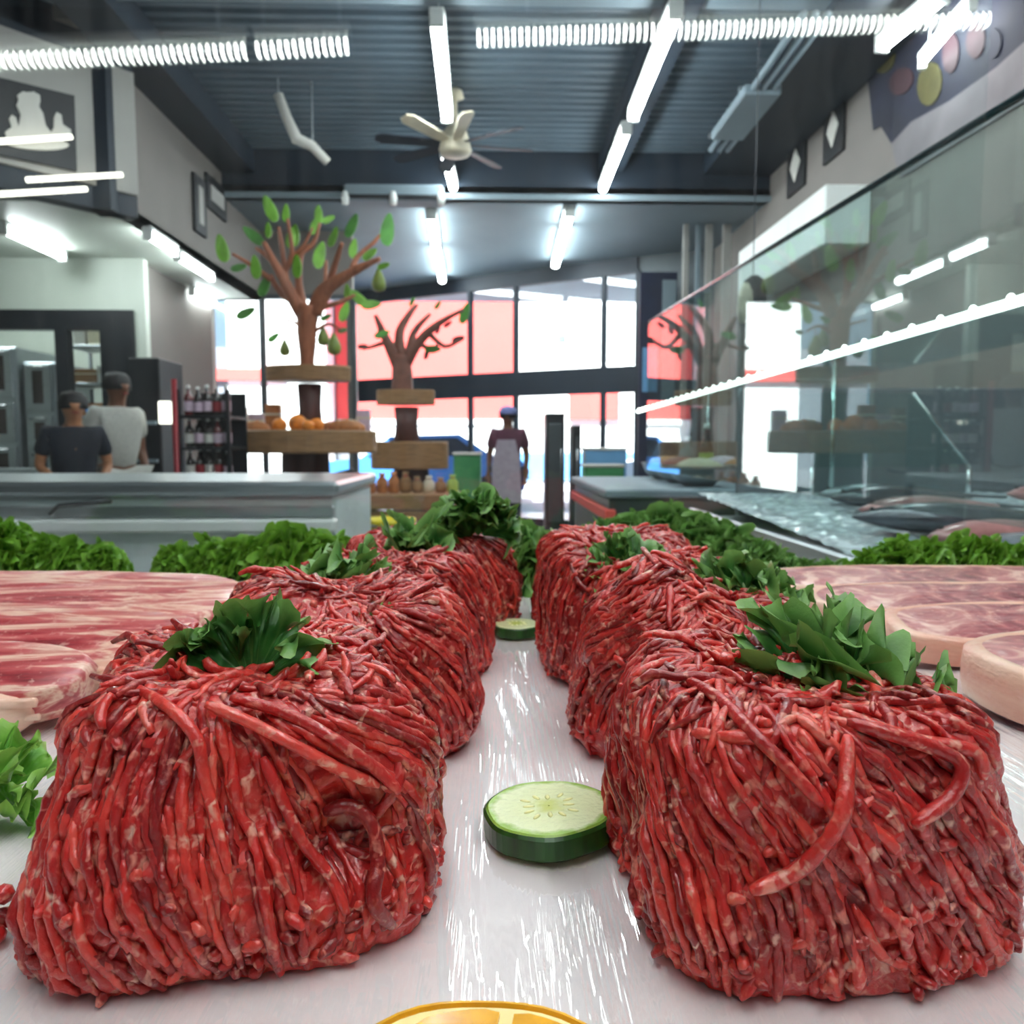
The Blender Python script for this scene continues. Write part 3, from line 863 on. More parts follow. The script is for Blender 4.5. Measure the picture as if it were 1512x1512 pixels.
# ------------------------------------------------------------------ people
def person(label, loc, h, face, shirt, trousers, skin, hair, pose, cap=None, apron=None, lean=0.0):
    """standing figure; body is one skinned mesh, clothing and hair are children"""
    t = thing('person', label, 'person', (0, 0, 0))
    s = h / 1.75
    LSh, RSh = Vector((-0.18, 0, 1.43)), Vector((0.18, 0, 1.43))
    J = {'pelvis': (0, 0, 0.95), 'waist': (0, 0, 1.08), 'chest': (0, 0.0, 1.30), 'neck0': (0, 0, 1.46), 'neck1': (0, -0.01, 1.53), 'head': (0, -0.015, 1.63), 'crown': (0, -0.01, 1.70), 'nose': (0, -0.125, 1.61),
         'earl': (-0.085, 0, 1.62), 'earr': (0.085, 0, 1.62)}
    RAD = {'pelvis': .14, 'waist': .125, 'chest': .145, 'neck0': .07, 'neck1': .055, 'head': .098, 'crown': .075, 'nose': .012, 'earl': .014, 'earr': .014}
    E = [('pelvis', 'waist'), ('waist', 'chest'), ('chest', 'neck0'), ('neck0', 'neck1'), ('neck1', 'head'), ('head', 'crown'), ('head', 'nose'), ('head', 'earl'), ('head', 'earr')]
    for sd, nm in ((-1, 'l'), (1, 'r')):
        el, wr_ = pose[nm]
        J.update({'sh' + nm: (sd * 0.185, 0, 1.42), 'el' + nm: el, 'wr' + nm: wr_, 'hip' + nm: (sd * 0.09, 0, 0.90), 'kn' + nm: (sd * 0.10, -0.02, 0.49), 'an' + nm: (sd * 0.10, 0.02, 0.08), 'to' + nm: (sd * 0.12, -0.13, 0.035)})
        RAD.update({'sh' + nm: .062, 'el' + nm: .042, 'wr' + nm: .028, 'hip' + nm: .10, 'kn' + nm: .06, 'an' + nm: .042, 'to' + nm: .035})
        E += [('chest', 'sh' + nm), ('sh' + nm, 'el' + nm), ('el' + nm, 'wr' + nm), ('pelvis', 'hip' + nm), ('hip' + nm, 'kn' + nm), ('kn' + nm, 'an' + nm), ('an' + nm, 'to' + nm)]
        e, w = Vector(el), Vector(wr_)
        d = (w - e).normalized()
        sidev = d.cross(Vector((0, 1, 0.2))).normalized()
        J['pa' + nm] = tuple(w + d * 0.07); RAD['pa' + nm] = .03
        E.append(('wr' + nm, 'pa' + nm))
        for k in range(4):
            j = 'f%d%s' % (k, nm)
            J[j] = tuple(w + d * (0.15 - 0.01 * abs(k - 1.5)) + sidev * (0.022 * (k - 1.5)) + Vector((0, -0.02, 0))); RAD[j] = .009
            E.append(('pa' + nm, j))
        J['th' + nm] = tuple(w + d * 0.06 + sidev * 0.06 * sd); RAD['th' + nm] = .011
        E.append(('wr' + nm, 'th' + nm))
    body_keys = list(J.keys())
    def make(name, keys, grow, mat):
        # the skin layer is made through bmesh, so no operator is needed
        idx = {k: i for i, k in enumerate(keys)}
        bm = bmesh.new()
        lay = bm.verts.layers.skin.verify()
        vs = []
        for k in keys:
            c = J[k]
            v = bm.verts.new((c[0] * s, (c[1] - lean * max(0, c[2] - 0.95)) * s, c[2] * s))
            r_ = (RAD[k] + grow) * s
            v[lay].radius = (r_ * (1.18 if k in ('chest', 'waist', 'pelvis') else 1.0), r_)
            v[lay].use_root = (k == keys[0])
            vs.append(v)
        for a, b in E:
            if a in idx and b in idx:
                bm.edges.new((vs[idx[a]], vs[idx[b]]))
        me = bpy.data.meshes.new(name)
        bm.to_mesh(me); bm.free()
        me.materials.append(mat)
        ob = bpy.data.objects.new(name, me)
        COL.objects.link(ob)
        ob.parent = t
        sk = ob.modifiers.new('skin', 'SKIN'); sk.use_smooth_shade = True
        ss = ob.modifiers.new('smooth', 'SUBSURF'); ss.levels = 1; ss.render_levels = 1
        return ob
    make('body', body_keys, 0.0, M[skin])
    for nm in 'lr':
        a, b = Vector(J['sh' + nm]), Vector(J['el' + nm])
        J['slv' + nm] = tuple(a.lerp(b, 0.72)); RAD['slv' + nm] = .05
        E.append(('sh' + nm, 'slv' + nm))
    make('shirt', ['pelvis', 'waist', 'chest', 'neck0', 'shl', 'shr', 'slvl', 'slvr'], 0.02, M[shirt])
    make('trousers', ['pelvis', 'hipl', 'hipr', 'knl', 'knr', 'anl', 'anr'], 0.018, M[trousers])
    for nm in 'lr':
        c = Vector(J['an' + nm]); mbx = MB().box(c.x * s - 0.045, c.x * s + 0.045, (c.y - 0.19) * s, (c.y + 0.06) * s, 0.0, 0.075 * s, 0.02)
        mbx.build('shoe', M['rubber'], t)
    hd = Vector((0, -0.015 - lean * 0.68, 1.63)) * s
    hb = MB()
    prof = [(0.108, -0.02), (0.112, 0.03), (0.10, 0.08), (0.07, 0.115), (0.002, 0.128)]
    hb.lathe([(a * s, b * s) for a, b in prof], hd + Vector((0, 0.018 * s, 0)), 16)
    hb.build('hair', M[hair], t, True)
    for sx in (-1, 1):
        e = MB(); sph(e, hd + Vector((sx * 0.035 * s, -0.088 * s, 0.0)), 0.012 * s, 8, 6)
        e.build('eye', M['black'], t, True)
    MB().box(hd.x - 0.025 * s, hd.x + 0.025 * s, hd.y - 0.1 * s, hd.y - 0.085 * s, hd.z - 0.055 * s, hd.z - 0.045 * s, 0.003).build('mouth', M['red_meat'], t)
    if cap:
        cb = MB().lathe([(0.116 * s, 0.03 * s), (0.112 * s, 0.07 * s), (0.085 * s, 0.12 * s), (0.003, 0.138 * s)], hd + Vector((0, 0.01, 0)), 16)
        cb.box(hd.x - 0.07 * s, hd.x + 0.07 * s, hd.y - 0.2 * s, hd.y - 0.08 * s, hd.z + 0.03 * s, hd.z + 0.042 * s, 0.004)
        cb.build('cap', M[cap], t, True)
    if apron:
        ap = [(-0.11, 1.34), (0.11, 1.34), (0.17, 1.1), (0.19, 0.55), (-0.19, 0.55), (-0.17, 1.1)]
        MB().prism([(x * s, (-0.195 - lean * max(0, z - .95)) * s, z * s) for x, z in ap], (0, 0.02, 0)).build('apron', M[apron], t)
    t.location = loc
    t.rotation_euler.z = face
    return t
hang = {'l': ((-0.24, 0.02, 1.14), (-0.23, -0.10, 0.90)), 'r': ((0.24, 0.02, 1.14), (0.23, -0.10, 0.90))}
work = {'l': ((-0.25, -0.03, 1.15), (-0.16, -0.26, 1.05)), 'r': ((0.25, -0.03, 1.15), (0.16, -0.26, 1.05))}
q = P(166, 600, 6.0)
person('person in a pale grey shirt with short dark hair, back half turned', (q.x, 6.0, 0), 1.63, R(60), 'shirt_grey', 'shirt_grey', 'skin', 'hair', hang, lean=0.10)
q = P(104, 600, 5.35)
person('person in a dark navy shirt bending over the preparation bench', (q.x, 5.35, 0), 1.44, R(35), 'shirt_navy', 'black', 'skin_light', 'hair', work, lean=0.22)
q = P(750, 640, 8.5)
person('person in a plum top, grey apron and blue cap walking in the aisle', (q.x, 8.5, 0), 1.5, R(-8), 'shirt_plum', 'jeans', 'skin', 'hair', hang, cap='cap_blue', apron='apron_grey')

# ------------------------------------------------------------------ preparation area furniture
def oven(label, x0, x1, y, z0, zs):
    t = thing('stacked_oven', label, 'oven', ((x0 + x1) / 2, y, 0), 'steel ovens behind the black frame')
    MB().box(x0, x1, y, y + 0.7, z0, zs[-1], 0.01).build('body', M['steel'], t)
    for i in range(len(zs) - 1):
        a, b = zs[i] + 0.02, zs[i + 1] - 0.02
        d = MB().box(x0 + 0.03, x1 - 0.03, y - 0.03, y - 0.002, a, b, 0.006).build('oven_door', M['steel'], t)
        MB().box(x0 + 0.10, x1 - 0.10, y - 0.034, y - 0.029, a + 0.07, b - 0.06).build('door_glass', M['oven_glass'], d)
        MB().tube([(x0 + 0.08, y - 0.06, b - 0.03), (x1 - 0.08, y - 0.06, b - 0.03)], 0.012, 8).build('handle', M['chrome'], d, True)
    for k in (0.12, 0.88):
        for yy in (y + 0.06, y + 0.64):
            xx = x0 + (x1 - x0) * k
            MB().tube([(xx, yy, 0), (xx, yy, z0)], 0.025, 8).build('leg', M['steel_dark'], t, True)
    return t
oven('stack of three steel oven decks with dark glass doors', P(-60, 600, 7.3).x, P(28, 600, 7.3).x, 7.3, 0.7, [0.7, 1.1, 1.5, 1.98])
oven('smaller steel oven tower with white edged doors', P(36, 600, 7.35).x, P(84, 600, 7.35).x, 7.35, 0.72, [0.72, 1.05, 1.38, 1.85])
# tall goods rack behind the narrow part of the frame
x0, x1 = P(104, 600, 7.3).x, P(156, 600, 7.3).x
t = thing('goods_rack', 'tall steel goods rack behind the narrow black frame', 'rack', ((x0 + x1) / 2, 7.3, 0))
zsh = (0.35, 0.85, 1.36, 1.66, 2.0)
for z in zsh:
    MB().box(x0, x1, 7.3, 7.7, z - 0.03, z, 0.004).build('shelf', M['steel'], t)
for xx in (x0, x1):
    for yy in (7.3, 7.7):
        MB().tube([(xx, yy, 0), (xx, yy, 2.25)], 0.016, 8).build('post', M['steel_dark'], t, True)
def carton(label, x, y, z, w, d, h, mat, name='carton', cat='box', group=None):
    t = thing(name, label, cat, (x, y, z), group)
    MB().box(x - w / 2, x + w / 2, y - d / 2, y + d / 2, z, z + h, 0.006).build('body', M[mat], t)
    MB().box(x - w / 2 - 0.002, x + w / 2 + 0.002, y - d / 2 - 0.002, y + d / 2 + 0.002, z + h * 0.62, z + h * 0.7).build('tape', M['cream'], t)
    return t
xm_ = (x0 + x1) / 2
for (fx, z, w, h, m_, lb) in ((-0.09, 2.0, 0.10, 0.22, 'white_print', 'tall pale box on the top rack shelf'), (0.07, 2.0, 0.16, 0.2, 'cream', 'cream box on the top rack shelf'),
                              (-0.05, 1.66, 0.2, 0.13, 'wood', 'brown box on the middle rack shelf'), (0.1, 1.66, 0.09, 0.16, 'white_paint', 'small white box on the middle rack shelf'),
                              (0.0, 1.36, 0.3, 0.12, 'bread', 'low brown box on the lower rack shelf'), (0.0, 0.85, 0.3, 0.3, 'steel_dark', 'large dark box on the bottom rack shelf')):
    carton(lb, xm_ + fx, 7.5, z, w, 0.25, h, m_)
# preparation bench
t = thing('prep_bench', 'dark preparation bench below the black frame', 'bench', (-4.0, 5.5, 0))
MB().box(-5.6, -3.3, 6.32, 6.72, 0.84, 0.9, 0.01).build('worktop', M['steel'], t)
MB().box(-5.55, -3.35, 6.36, 6.70, 0.1, 0.84).build('cabinet', M['steel_dark'], t)
q = P(138, 608, 6.6)
t = thing('scale_screen', 'small lit blue scale display between the two workers', 'screen', (q.x, 6.6, 0.9))
MB().box(q.x - 0.05, q.x + 0.05, 6.57, 6.6, q.z - 0.035, q.z + 0.035, 0.004).build('casing', M['black'], t)
MB().box(q.x - 0.04, q.x + 0.04, 6.565, 6.571, q.z - 0.025, q.z + 0.025).build('display', M['screen'], t)
MB().tube([(q.x, 6.59, 0.9), (q.x, 6.59, q.z - 0.03)], 0.012, 8).build('stand', M['steel_dark'], t)

# fridge / shelving bay between prep wall and window, with a lit panel
x0, x1 = P(208, 600, 6.5).x, P(252, 600, 6.5).x
t = thing('wall_fridge', 'dark glass fridge with a lit white panel beside the red post', 'fridge', ((x0 + x1) / 2, 6.4, 0))
MB().box(x0, x1, 6.3, 6.78, 0, P(230, 530, 6.4).z, 0.01).build('body', M['black'], t)
for z in (0.5, 0.95, 1.25):
    MB().box(x0 + 0.03, x1 - 0.03, 6.27, 6.3, z, z + 0.03).build('shelf_edge', M['soffit_grey'], t)
MB().box(P(238, 600, 6.3).x, P(256, 600, 6.3).x, 6.24, 6.27, P(240, 626, 6.3).z, P(240, 593, 6.3).z, 0.006).build('light_panel', M['light_box_or_glare'], t)

# ------------------------------------------------------------------ bottle rack with the red post
YR = 5.0
rx0, rx1 = P(262, 600, YR).x, P(335, 600, YR).x
t = thing('bottle_rack', 'black shop rack with a red corner post before the window', 'rack', ((rx0 + rx1) / 2, YR, 0))
MB().tube([(P(258, 600, YR).x, YR, 0), (P(258, 600, YR).x, YR, P(258, 560, YR).z)], 0.018, 10).build('red_post', M['red_paint'], t, True)
for yy in (YR + 0.38,):
    MB().box(rx0, rx1, yy, yy + 0.02, 0.0, P(300, 575, YR).z).build('back_panel', M['black'], t)
shz = [P(300, y, YR).z for y in (708, 660, 613)]
for z in [0.35] + shz:
    MB().box(rx0, rx1, YR, YR + 0.38, z - 0.02, z, 0.003).build('shelf', M['black'], t)
for xx in (rx0, rx1):
    MB().box(xx - 0.012, xx + 0.012, YR, YR + 0.03, 0, P(300, 575, YR).z).build('upright', M['black'], t)
def bottle(label, c, h, r, glassm, labm, group, name='sauce_bottle', cap='white_paint'):
    t = thing(name, label, 'bottle', c, group)
    c = Vector(c)
    MB().lathe([(r * 0.85, 0), (r, h * 0.03), (r, h * 0.55), (r * 0.8, h * 0.66), (r * 0.36, h * 0.76), (r * 0.34, h * 0.93)], c, 14).build('glass_body', M[glassm], t, True)
    MB().lathe([(r * 1.015, h * 0.14), (r * 1.02, h * 0.15), (r * 1.02, h * 0.46), (r * 1.015, h * 0.47)], c, 14).build('paper_label', M[labm], t, True)
    MB().lathe([(r * 0.4, h * 0.9), (r * 0.42, h * 0.92), (r * 0.42, h), (r * 0.3, h)], c, 12).build('cap', M[cap], t, True)
    return t
rng = random.Random(5)
levels = ['lowest shelf', 'middle shelf', 'top shelf']
for li, z in enumerate(shz):
    for k in range(5):
        x = rx0 + 0.04 + k * (rx1 - rx0 - 0.07) / 4.0
        bottle('dark bottle with a pale label on the %s of the black rack' % levels[li], (x, YR + 0.08, z), 0.19 + rng.uniform(-0.01, 0.01), 0.028, rng.choice(['bottle_dark', 'bottle_red', 'bottle_dark']), rng.choice(['pink_label', 'white_print', 'red_paint']), 'bottles on the %s of the black rack' % levels[li])

# ------------------------------------------------------------------ pear tree displays
def tree_display(label, zoom, Y, branches, leaves, pears, upper, lower, trunk, mats, seed):
    """wooden tiered stand with a carved tree on top"""
    rg = random.Random(seed)
    c = P(*trunk, Y)
    t = thing('tree_display', label, 'display', (c.x, Y, 0))
    px1 = Y / F_PX
    def Z(q, dy=0.0):
        return P(zoom[0] + q[0] / zoom[2], zoom[1] + q[1] / zoom[2], Y + dy)
    for i, (pts, r0, r1) in enumerate(branches):
        dy0 = rg.uniform(-0.22, 0.22) if i else 0
        n = len(pts)
        pp = [Z(q, dy0 * k / (n - 1)) for k, q in enumerate(pts)]
        # resample
        res, rad = [], []
        for k in range(n - 1):
            for j in range(4):
                f = j / 4.0
                a, b = pp[max(k - 1, 0)], pp[k]
                c_, d_ = pp[k + 1], pp[min(k + 2, n - 1)]
                res.append(0.5 * ((2 * b) + (c_ - a) * f + (2 * a - 5 * b + 4 * c_ - d_) * f * f + (-a + 3 * b - 3 * c_ + d_) * f ** 3))
        res.append(pp[-1])
        for k in range(len(res)):
            f = k / (len(res) - 1)
            rad.append((r0 + (r1 - r0) * f) * px1 / zoom[2] * (1 + 0.12 * nz(res[k], 9)))
        MB().tube(res, rad, 9).build('trunk' if i == 0 else 'branch', M[mats[0]], t, True)
    for (x, y, L, ang, m_) in leaves:
        ctr = Z((x, y), rg.uniform(-0.2, 0.2))
        Lm, W = L * px1 / zoom[2], L * 0.42 * px1 / zoom[2]
        rot = Matrix.Translation(ctr) @ Matrix.Rotation(R(rg.uniform(-35, 35)), 4, 'Z') @ Matrix.Rotation(R(ang), 4, 'Y')
        out = []
        for k in range(14):
            a = 2 * math.pi * k / 14
            zz = math.cos(a) * Lm / 2
            xx = math.sin(a) * W / 2 * (1 - 0.25 * math.cos(a))
            out.append(rot @ Vector((xx, -0.006 + 0.25 * abs(xx), zz)))
        MB().prism(out, (0, 0.012, 0)).build('leaf', M[m_], t)
    for (x, y, h) in pears:
        ctr = Z((x, y), rg.uniform(-0.1, 0.1))
        hh = h * px1 / zoom[2]
        o = MB().lathe([(0.03 * hh, -0.5 * hh), (0.25 * hh, -0.42 * hh), (0.33 * hh, -0.2 * hh), (0.27 * hh, 0.05 * hh), (0.15 * hh, 0.3 * hh), (0.09 * hh, 0.45 * hh), (0.02 * hh, 0.5 * hh)], ctr, 14).build('pear', M['pear'], t, True)
        MB().tube([ctr + Vector((0, 0, 0.48 * hh)), ctr + Vector((0.02 * hh, 0, 0.75 * hh))], 0.03 * hh, 6).build('stem', M[mats[0]], o)
    # tiers: (x0, x1, y0, y1) in photograph pixels
    for nm, (a, b, y0, y1), dep in (('upper_tier', upper, 0.5), ('lower_tier', lower, 0.8)):
        A, B = P(a, y1, Y), P(b, y0, Y)
        rr = (B.x - A.x) / 2
        MB().lathe([(rr * 0.98, 0), (rr, 0.012), (rr, B.z - A.z - 0.01), (rr * 0.97, B.z - A.z), (rr * 0.93, B.z - A.z - 0.02), (0.02, B.z - A.z - 0.02)], ((A.x + B.x) / 2, Y, A.z), 28, None, 1, dep).build(nm, M[mats[1]], t)
    zu, zl = P(upper[0], upper[3], Y).z, P(lower[0], lower[2], Y).z
    zb_ = P(lower[0], lower[3], Y).z
    xc = (P(upper[0], 500, Y).x + P(upper[1], 500, Y).x) / 2
    MB().lathe([(17 * px1 * 1.15, 0), (16 * px1, (zu - zl) * 0.5), (18 * px1, zu - zl)], (xc, Y, zl - 0.02), 14).build('post', M['wood_dark'], t, True)
    MB().lathe([(0.36, 0), (0.34, 0.08), (0.2, 0.12), (0.17, zb_)], ((P(lower[0], 500, Y).x + P(lower[1], 500, Y).x) / 2, Y, 0.0), 20).build('base', M['wood_dark'], t, True)
    return t, zl, zb_
Z1 = (220, 280, 3.024)
br1 = [([(705, 800), (706, 700), (704, 610), (712, 520)], 30, 52),
       ([(690, 560), (640, 480), (590, 380), (545, 300), (512, 232)], 34, 10), ([(640, 490), (600, 470), (560, 420), (545, 380)], 20, 8),
       ([(612, 400), (600, 300), (578, 165)], 15, 8), ([(550, 320), (505, 280), (478, 262)], 12, 6),
       ([(690, 540), (668, 420), (678, 290), (735, 240), (762, 150)], 22, 7), ([(735, 550), (785, 450), (850, 402), (940, 350), (1032, 308)], 40, 9),
       ([(800, 440), (828, 340), (862, 238)], 18, 8), ([(900, 372), (932, 300), (1000, 240), (1034, 200)], 14, 7),
       ([(600, 380), (638, 285), (618, 130)], 14, 7), ([(545, 400), (450, 332), (372, 286)], 12, 6), ([(788, 450), (790, 320)], 12, 8),
       ([(640, 300), (690, 250), (730, 170)], 9, 5), ([(700, 620), (640, 590), (560, 570)], 9, 4), ([(730, 640), (800, 600), (860, 628)], 9, 4), ([(760, 530), (860, 500), (920, 470)], 14, 6)]
G1, G2 = 'leaf', 'leaf_deep'
lv1 = [(540, 85, 115, -22, G1), (610, 105, 80, 5, G1), (757, 112, 85, 0, G1), (800, 132, 60, 60, G1), (905, 160, 110, 28, G2), (1066, 178, 140, 8, G2), (325, 262, 120, -10, G1), (465, 205, 110, -50, G2),
       (650, 205, 100, 5, G1), (532, 180, 70, 0, G1), (735, 165, 75, 15, G1), (822, 210, 90, 30, G1), (762, 292, 120, 15, G1), (632, 215, 90, 10, G1), (475, 345, 100, -5, G1), (660, 342, 100, 0, G1),
       (515, 430, 100, 25, G2), (432, 550, 95, 60, G2), (912, 262, 90, 12, G1), (985, 288, 80, 50, G1), (990, 512, 90, 80, G1), (932, 482, 110, -55, G1), (400, 348, 70, 70, G2), (872, 545, 90, 20, G1),
       (1048, 340, 60, 75, G1), (555, 660, 60, 50, G2), (865, 628, 55, 85, G2), (885, 455, 70, 0, G1), (790, 570, 55, 70, G2)]
pr1 = [(1026, 405, 100), (606, 706, 75), (826, 690, 95), (778, 655, 85)]
tree1, zl1, _ = tree_display('large carved pear tree on a two-tier wooden fruit stand', Z1, 5.8, br1, lv1, pr1, (393, 518, 541, 563), (338, 556, 636, 669), (455, 540), ('bark', 'wood'), 3)
br2 = [([(1130, 900), (1130, 820), (1125, 740)], 50, 40), ([(1110, 780), (1055, 660), (1010, 560)], 30, 8), ([(1125, 750), (1118, 640), (1160, 560), (1195, 515)], 26, 8),
       ([(1150, 770), (1205, 680), (1290, 600), (1405, 535)], 28, 7), ([(1160, 750), (1182, 640), (1255, 555)], 22, 7), ([(1250, 640), (1320, 700), (1390, 670)], 12, 6), ([(1060, 680), (1000, 700), (955, 712)], 10, 5), ([(1210, 690), (1260, 710), (1290, 690)], 12, 6)]
lv2 = [(1040, 645, 70, 70, G2), (1410, 552, 95, 20, G2), (1268, 712, 80, 90, G2), (1382, 668, 70, 80, 'wood_dark'), (1195, 620, 45, 20, 'wood_dark'), (1030, 628, 50, 0, G2), (1290, 515, 45, 40, G2), (1175, 500, 45, 30, G2), (1240, 730, 60, 20, 'wood_dark'), (955, 700, 50, 85, 'wood_dark'), (1335, 600, 45, 60, 'red_paint'), (1290, 620, 50, 20, 'red_paint'), (1100, 690, 55, 20, G2)]
tree2, zl2, _ = tree_display('smaller carved tree on a dark wooden stand before the red window', Z1, 7.6, br2, lv2, [], (556, 642, 576, 598), (548, 662, 652, 692), (600, 570), ('bark_far', 'wood'), 8)
# fruit and loaves on the large stand
rng = random.Random(11)
def orange_fruit(c, r, label, group):
    t = thing('orange_fruit', label, 'orange', c, group)
    mb = MB(); sph(mb, Vector(c) + Vector((0, 0, r * 0.96)), r, 14, 9, (1, 1, 0.95))
    mb.build('peel', M['orange'], t, True)
    MB().lathe([(r * 0.12, 0), (r * 0.08, r * 0.05)], Vector(c) + Vector((0, 0, r * 1.88)), 8).build('stem_end', M['leaf_deep'], t)
    return t
def loaf(c, L, r, label, group, rz=0):
    t = thing('bread_loaf', label, 'bread', (0, 0, 0), group)
    mb = MB()
    n = 10
    mb.tube([(L * (k / n - 0.5), 0.0, r * 0.8 + 0.1 * r * math.sin(k * 1.3)) for k in range(n + 1)], [max(0.008, r * math.sin(math.pi * (0.06 + 0.88 * k / n)) ** 0.6) for k in range(n + 1)], 12)
    mb.build('crust', M['bread'], t, True)
    for k in range(3):
        x = L * (-0.22 + 0.22 * k)
        MB().box(x - 0.012, x + 0.012, -r * 0.5, r * 0.5, r * 1.6, r * 1.8, 0.004).build('score_mark', M['cream'], t)
    t.location = c; t.rotation_euler.z = rz
    return t
for px, r, Y in ((413, 0.055, 5.55), (440, 0.068, 5.55), (468, 0.055, 5.55), (455, 0.046, 5.43)):
    q = P(px, 640, Y); orange_fruit((q.x, Y, zl1 - 0.02), r, 'whole orange on the lower tier of the large tree stand', 'oranges on the tree stand')
for px, L, r, Y in ((509, 0.22, 0.055, 5.63), (517, 0.22, 0.055, 5.80), (484, 0.15, 0.05, 5.98), (377, 0.2, 0.05, 5.63), (376, 0.18, 0.05, 5.79)):
    q = P(px, 640, Y); loaf((q.x, Y, zl1 - 0.02), L, r, 'crusty loaf on the lower tier of the large tree stand', 'loaves on the tree stand', rng.uniform(-0.08, 0.08))
for px, w, h, m_, lb in ((377, 0.11, 0.15, 'pink_label', 'pale pink packet on the large tree stand'), (353, 0.09, 0.2, 'wood', 'brown packet on the large tree stand'), (402, 0.11, 0.22, 'bread', 'tan packet on the large tree stand'), (536, 0.1, 0.18, 'pink_label', 'pale packet at the end of the large tree stand')):
    q = P(px, 640, 5.9); carton(lb, q.x, 5.95, zl1 - 0.02, w, 0.08, h, m_, 'food_packet', 'packet')
# bagged goods on crates round the second tree
t = thing('wooden_crate_stand', 'broad wooden crate counter below the smaller tree', 'crate', (P(606, 740, 6.6).x, 6.6, 0))
a, b = P(536, 740, 6.6), P(678, 740, 6.6)
zt, zm = P(600, 728, 6.6).z, P(600, 750, 6.6).z
MB().box(a.x, b.x, 6.4, 6.95, zm, zt, 0.008).build('top_board', M['wood'], t)
for k in range(4):
    z = 0.03 + (zm - 0.03) * k / 4
    MB().box(a.x + 0.02, b.x - 0.02, 6.42, 6.45, z, z + (zm - 0.03) / 4 - 0.015, 0.004).build('plank', M['wood'], t)
for xx in (a.x + 0.04, b.x - 0.04):
    for yy in (6.47, 6.9):
        MB().box(xx - 0.03, xx + 0.03, yy - 0.02, yy + 0.03, 0, zm).build('leg', M['wood_dark'], t)
rng = random.Random(21)
for k in range(8):
    px = 545 + k * 17.5
    q = P(px, 720, 6.55)
    t = thing('food_bag', 'tied pale food bag on the crate counter under the smaller tree', 'bag', (q.x, 6.62, zt), 'food bags on the crate counter')
    h = rng.uniform(0.13, 0.19)
    MB().lathe([(0.035, 0), (0.05, 0.02), (0.048, h * 0.6), (0.02, h * 0.82), (0.03, h)], (q.x, 6.62, zt), 12, None, 1, 0.8).build('bag_body', M[rng.choice(['cream', 'lime', 'pink_label', 'bread', 'wood'])], t, True)
    MB().lathe([(0.021, h * 0.79), (0.023, h * 0.82), (0.021, h * 0.85)], (q.x, 6.62, zt), 10).build('tie', M['red_paint'], t, True)
q = P(572, 780, 4.6)
t = thing('yellow_bin', 'bright yellow plastic bin in front of the wooden crates', 'bin', (q.x, 4.7, 0))
zt = P(572, 769, 4.5).z
MB().lathe([(0.13, 0), (0.155, zt - 0.03), (0.165, zt - 0.03), (0.165, zt), (0.145, zt), (0.13, zt - 0.05)], (q.x, 4.65, 0), 20).build('shell', M['yellow'], t, True)
MB().tube([(q.x - 0.16, 4.65, zt - 0.02), (q.x - 0.1, 4.5, zt - 0.03), (q.x + 0.1, 4.5, zt - 0.03), (q.x + 0.16, 4.65, zt - 0.02)], 0.008, 8).build('handle', M['steel'], t, True)
# dark rolling bag with a white flap at the end of the left counter
q = P(512, 750, 3.6)
t = thing('shopping_trolley_bag', 'dark grey trolley bag with a white flap past the left counter', 'bag', (q.x, 3.6, 0))
MB().lathe([(0.09, 0.06), (0.105, 0.15), (0.105, 0.65), (0.09, 0.78), (0.05, 0.84)], (q.x, 3.6, 0), 18, None, 1, 0.8).build('bag_body', M['steel_dark'], t, True)
fl = []
for k in range(9):
    a = R(200 + k * 12)
    fl.append((q.x + 0.02 + 0.1 * math.cos(a) * 0.6, 3.6 + 0.112 * math.sin(a) * 0.85, 0.62 + 0.025 * k))
MB().tube(fl, [0.012, 0.02, 0.028, 0.032, 0.034, 0.034, 0.03, 0.022, 0.012], 8).build('flap', M['white_paint'], t, True)
MB().tube([(q.x - 0.08, 3.66, 0.5), (q.x - 0.09, 3.68, 0.95), (q.x + 0.02, 3.68, 0.97)], 0.01, 8).build('handle', M['black'], t, True)
for s in (-1, 1):
    MB().lathe([(0.02, -0.02), (0.06, -0.015), (0.06, 0.015), (0.02, 0.02)], (q.x + s * 0.09, 3.62, 0.06), 14, Matrix.Rotation(R(90), 3, 'Y')).build('wheel', M['rubber'], t, True)

# dark upright coolers by the doorway
for px0, px1, y0, lb, Y in ((806, 834, 610, 'tall dark drinks cooler beside the doorway', 9.0), (846, 858, 628, 'narrow black sign post beside the doorway', 8.6)):
    a, b = P(px0, 640, Y), P(px1, 640, Y)
    zt = P(px0, y0, Y).z
    t = thing('drinks_cooler' if px0 == 806 else 'sign_post', lb, 'cooler' if px0 == 806 else 'post', ((a.x + b.x) / 2, Y, 0))
    MB().box(a.x, b.x, Y, Y + 0.4, 0, zt, 0.01).build('body', M['black'], t)
    MB().box(a.x + 0.03, b.x - 0.03, Y - 0.015, Y - 0.001, 0.2, zt - 0.12, 0.004).build('door_panel', M['steel_dark'], t)
    MB().tube([(b.x - 0.045, Y - 0.04, 0.7), (b.x - 0.045, Y - 0.04, 1.05)], 0.008, 8).build('handle', M['chrome'], t, True)
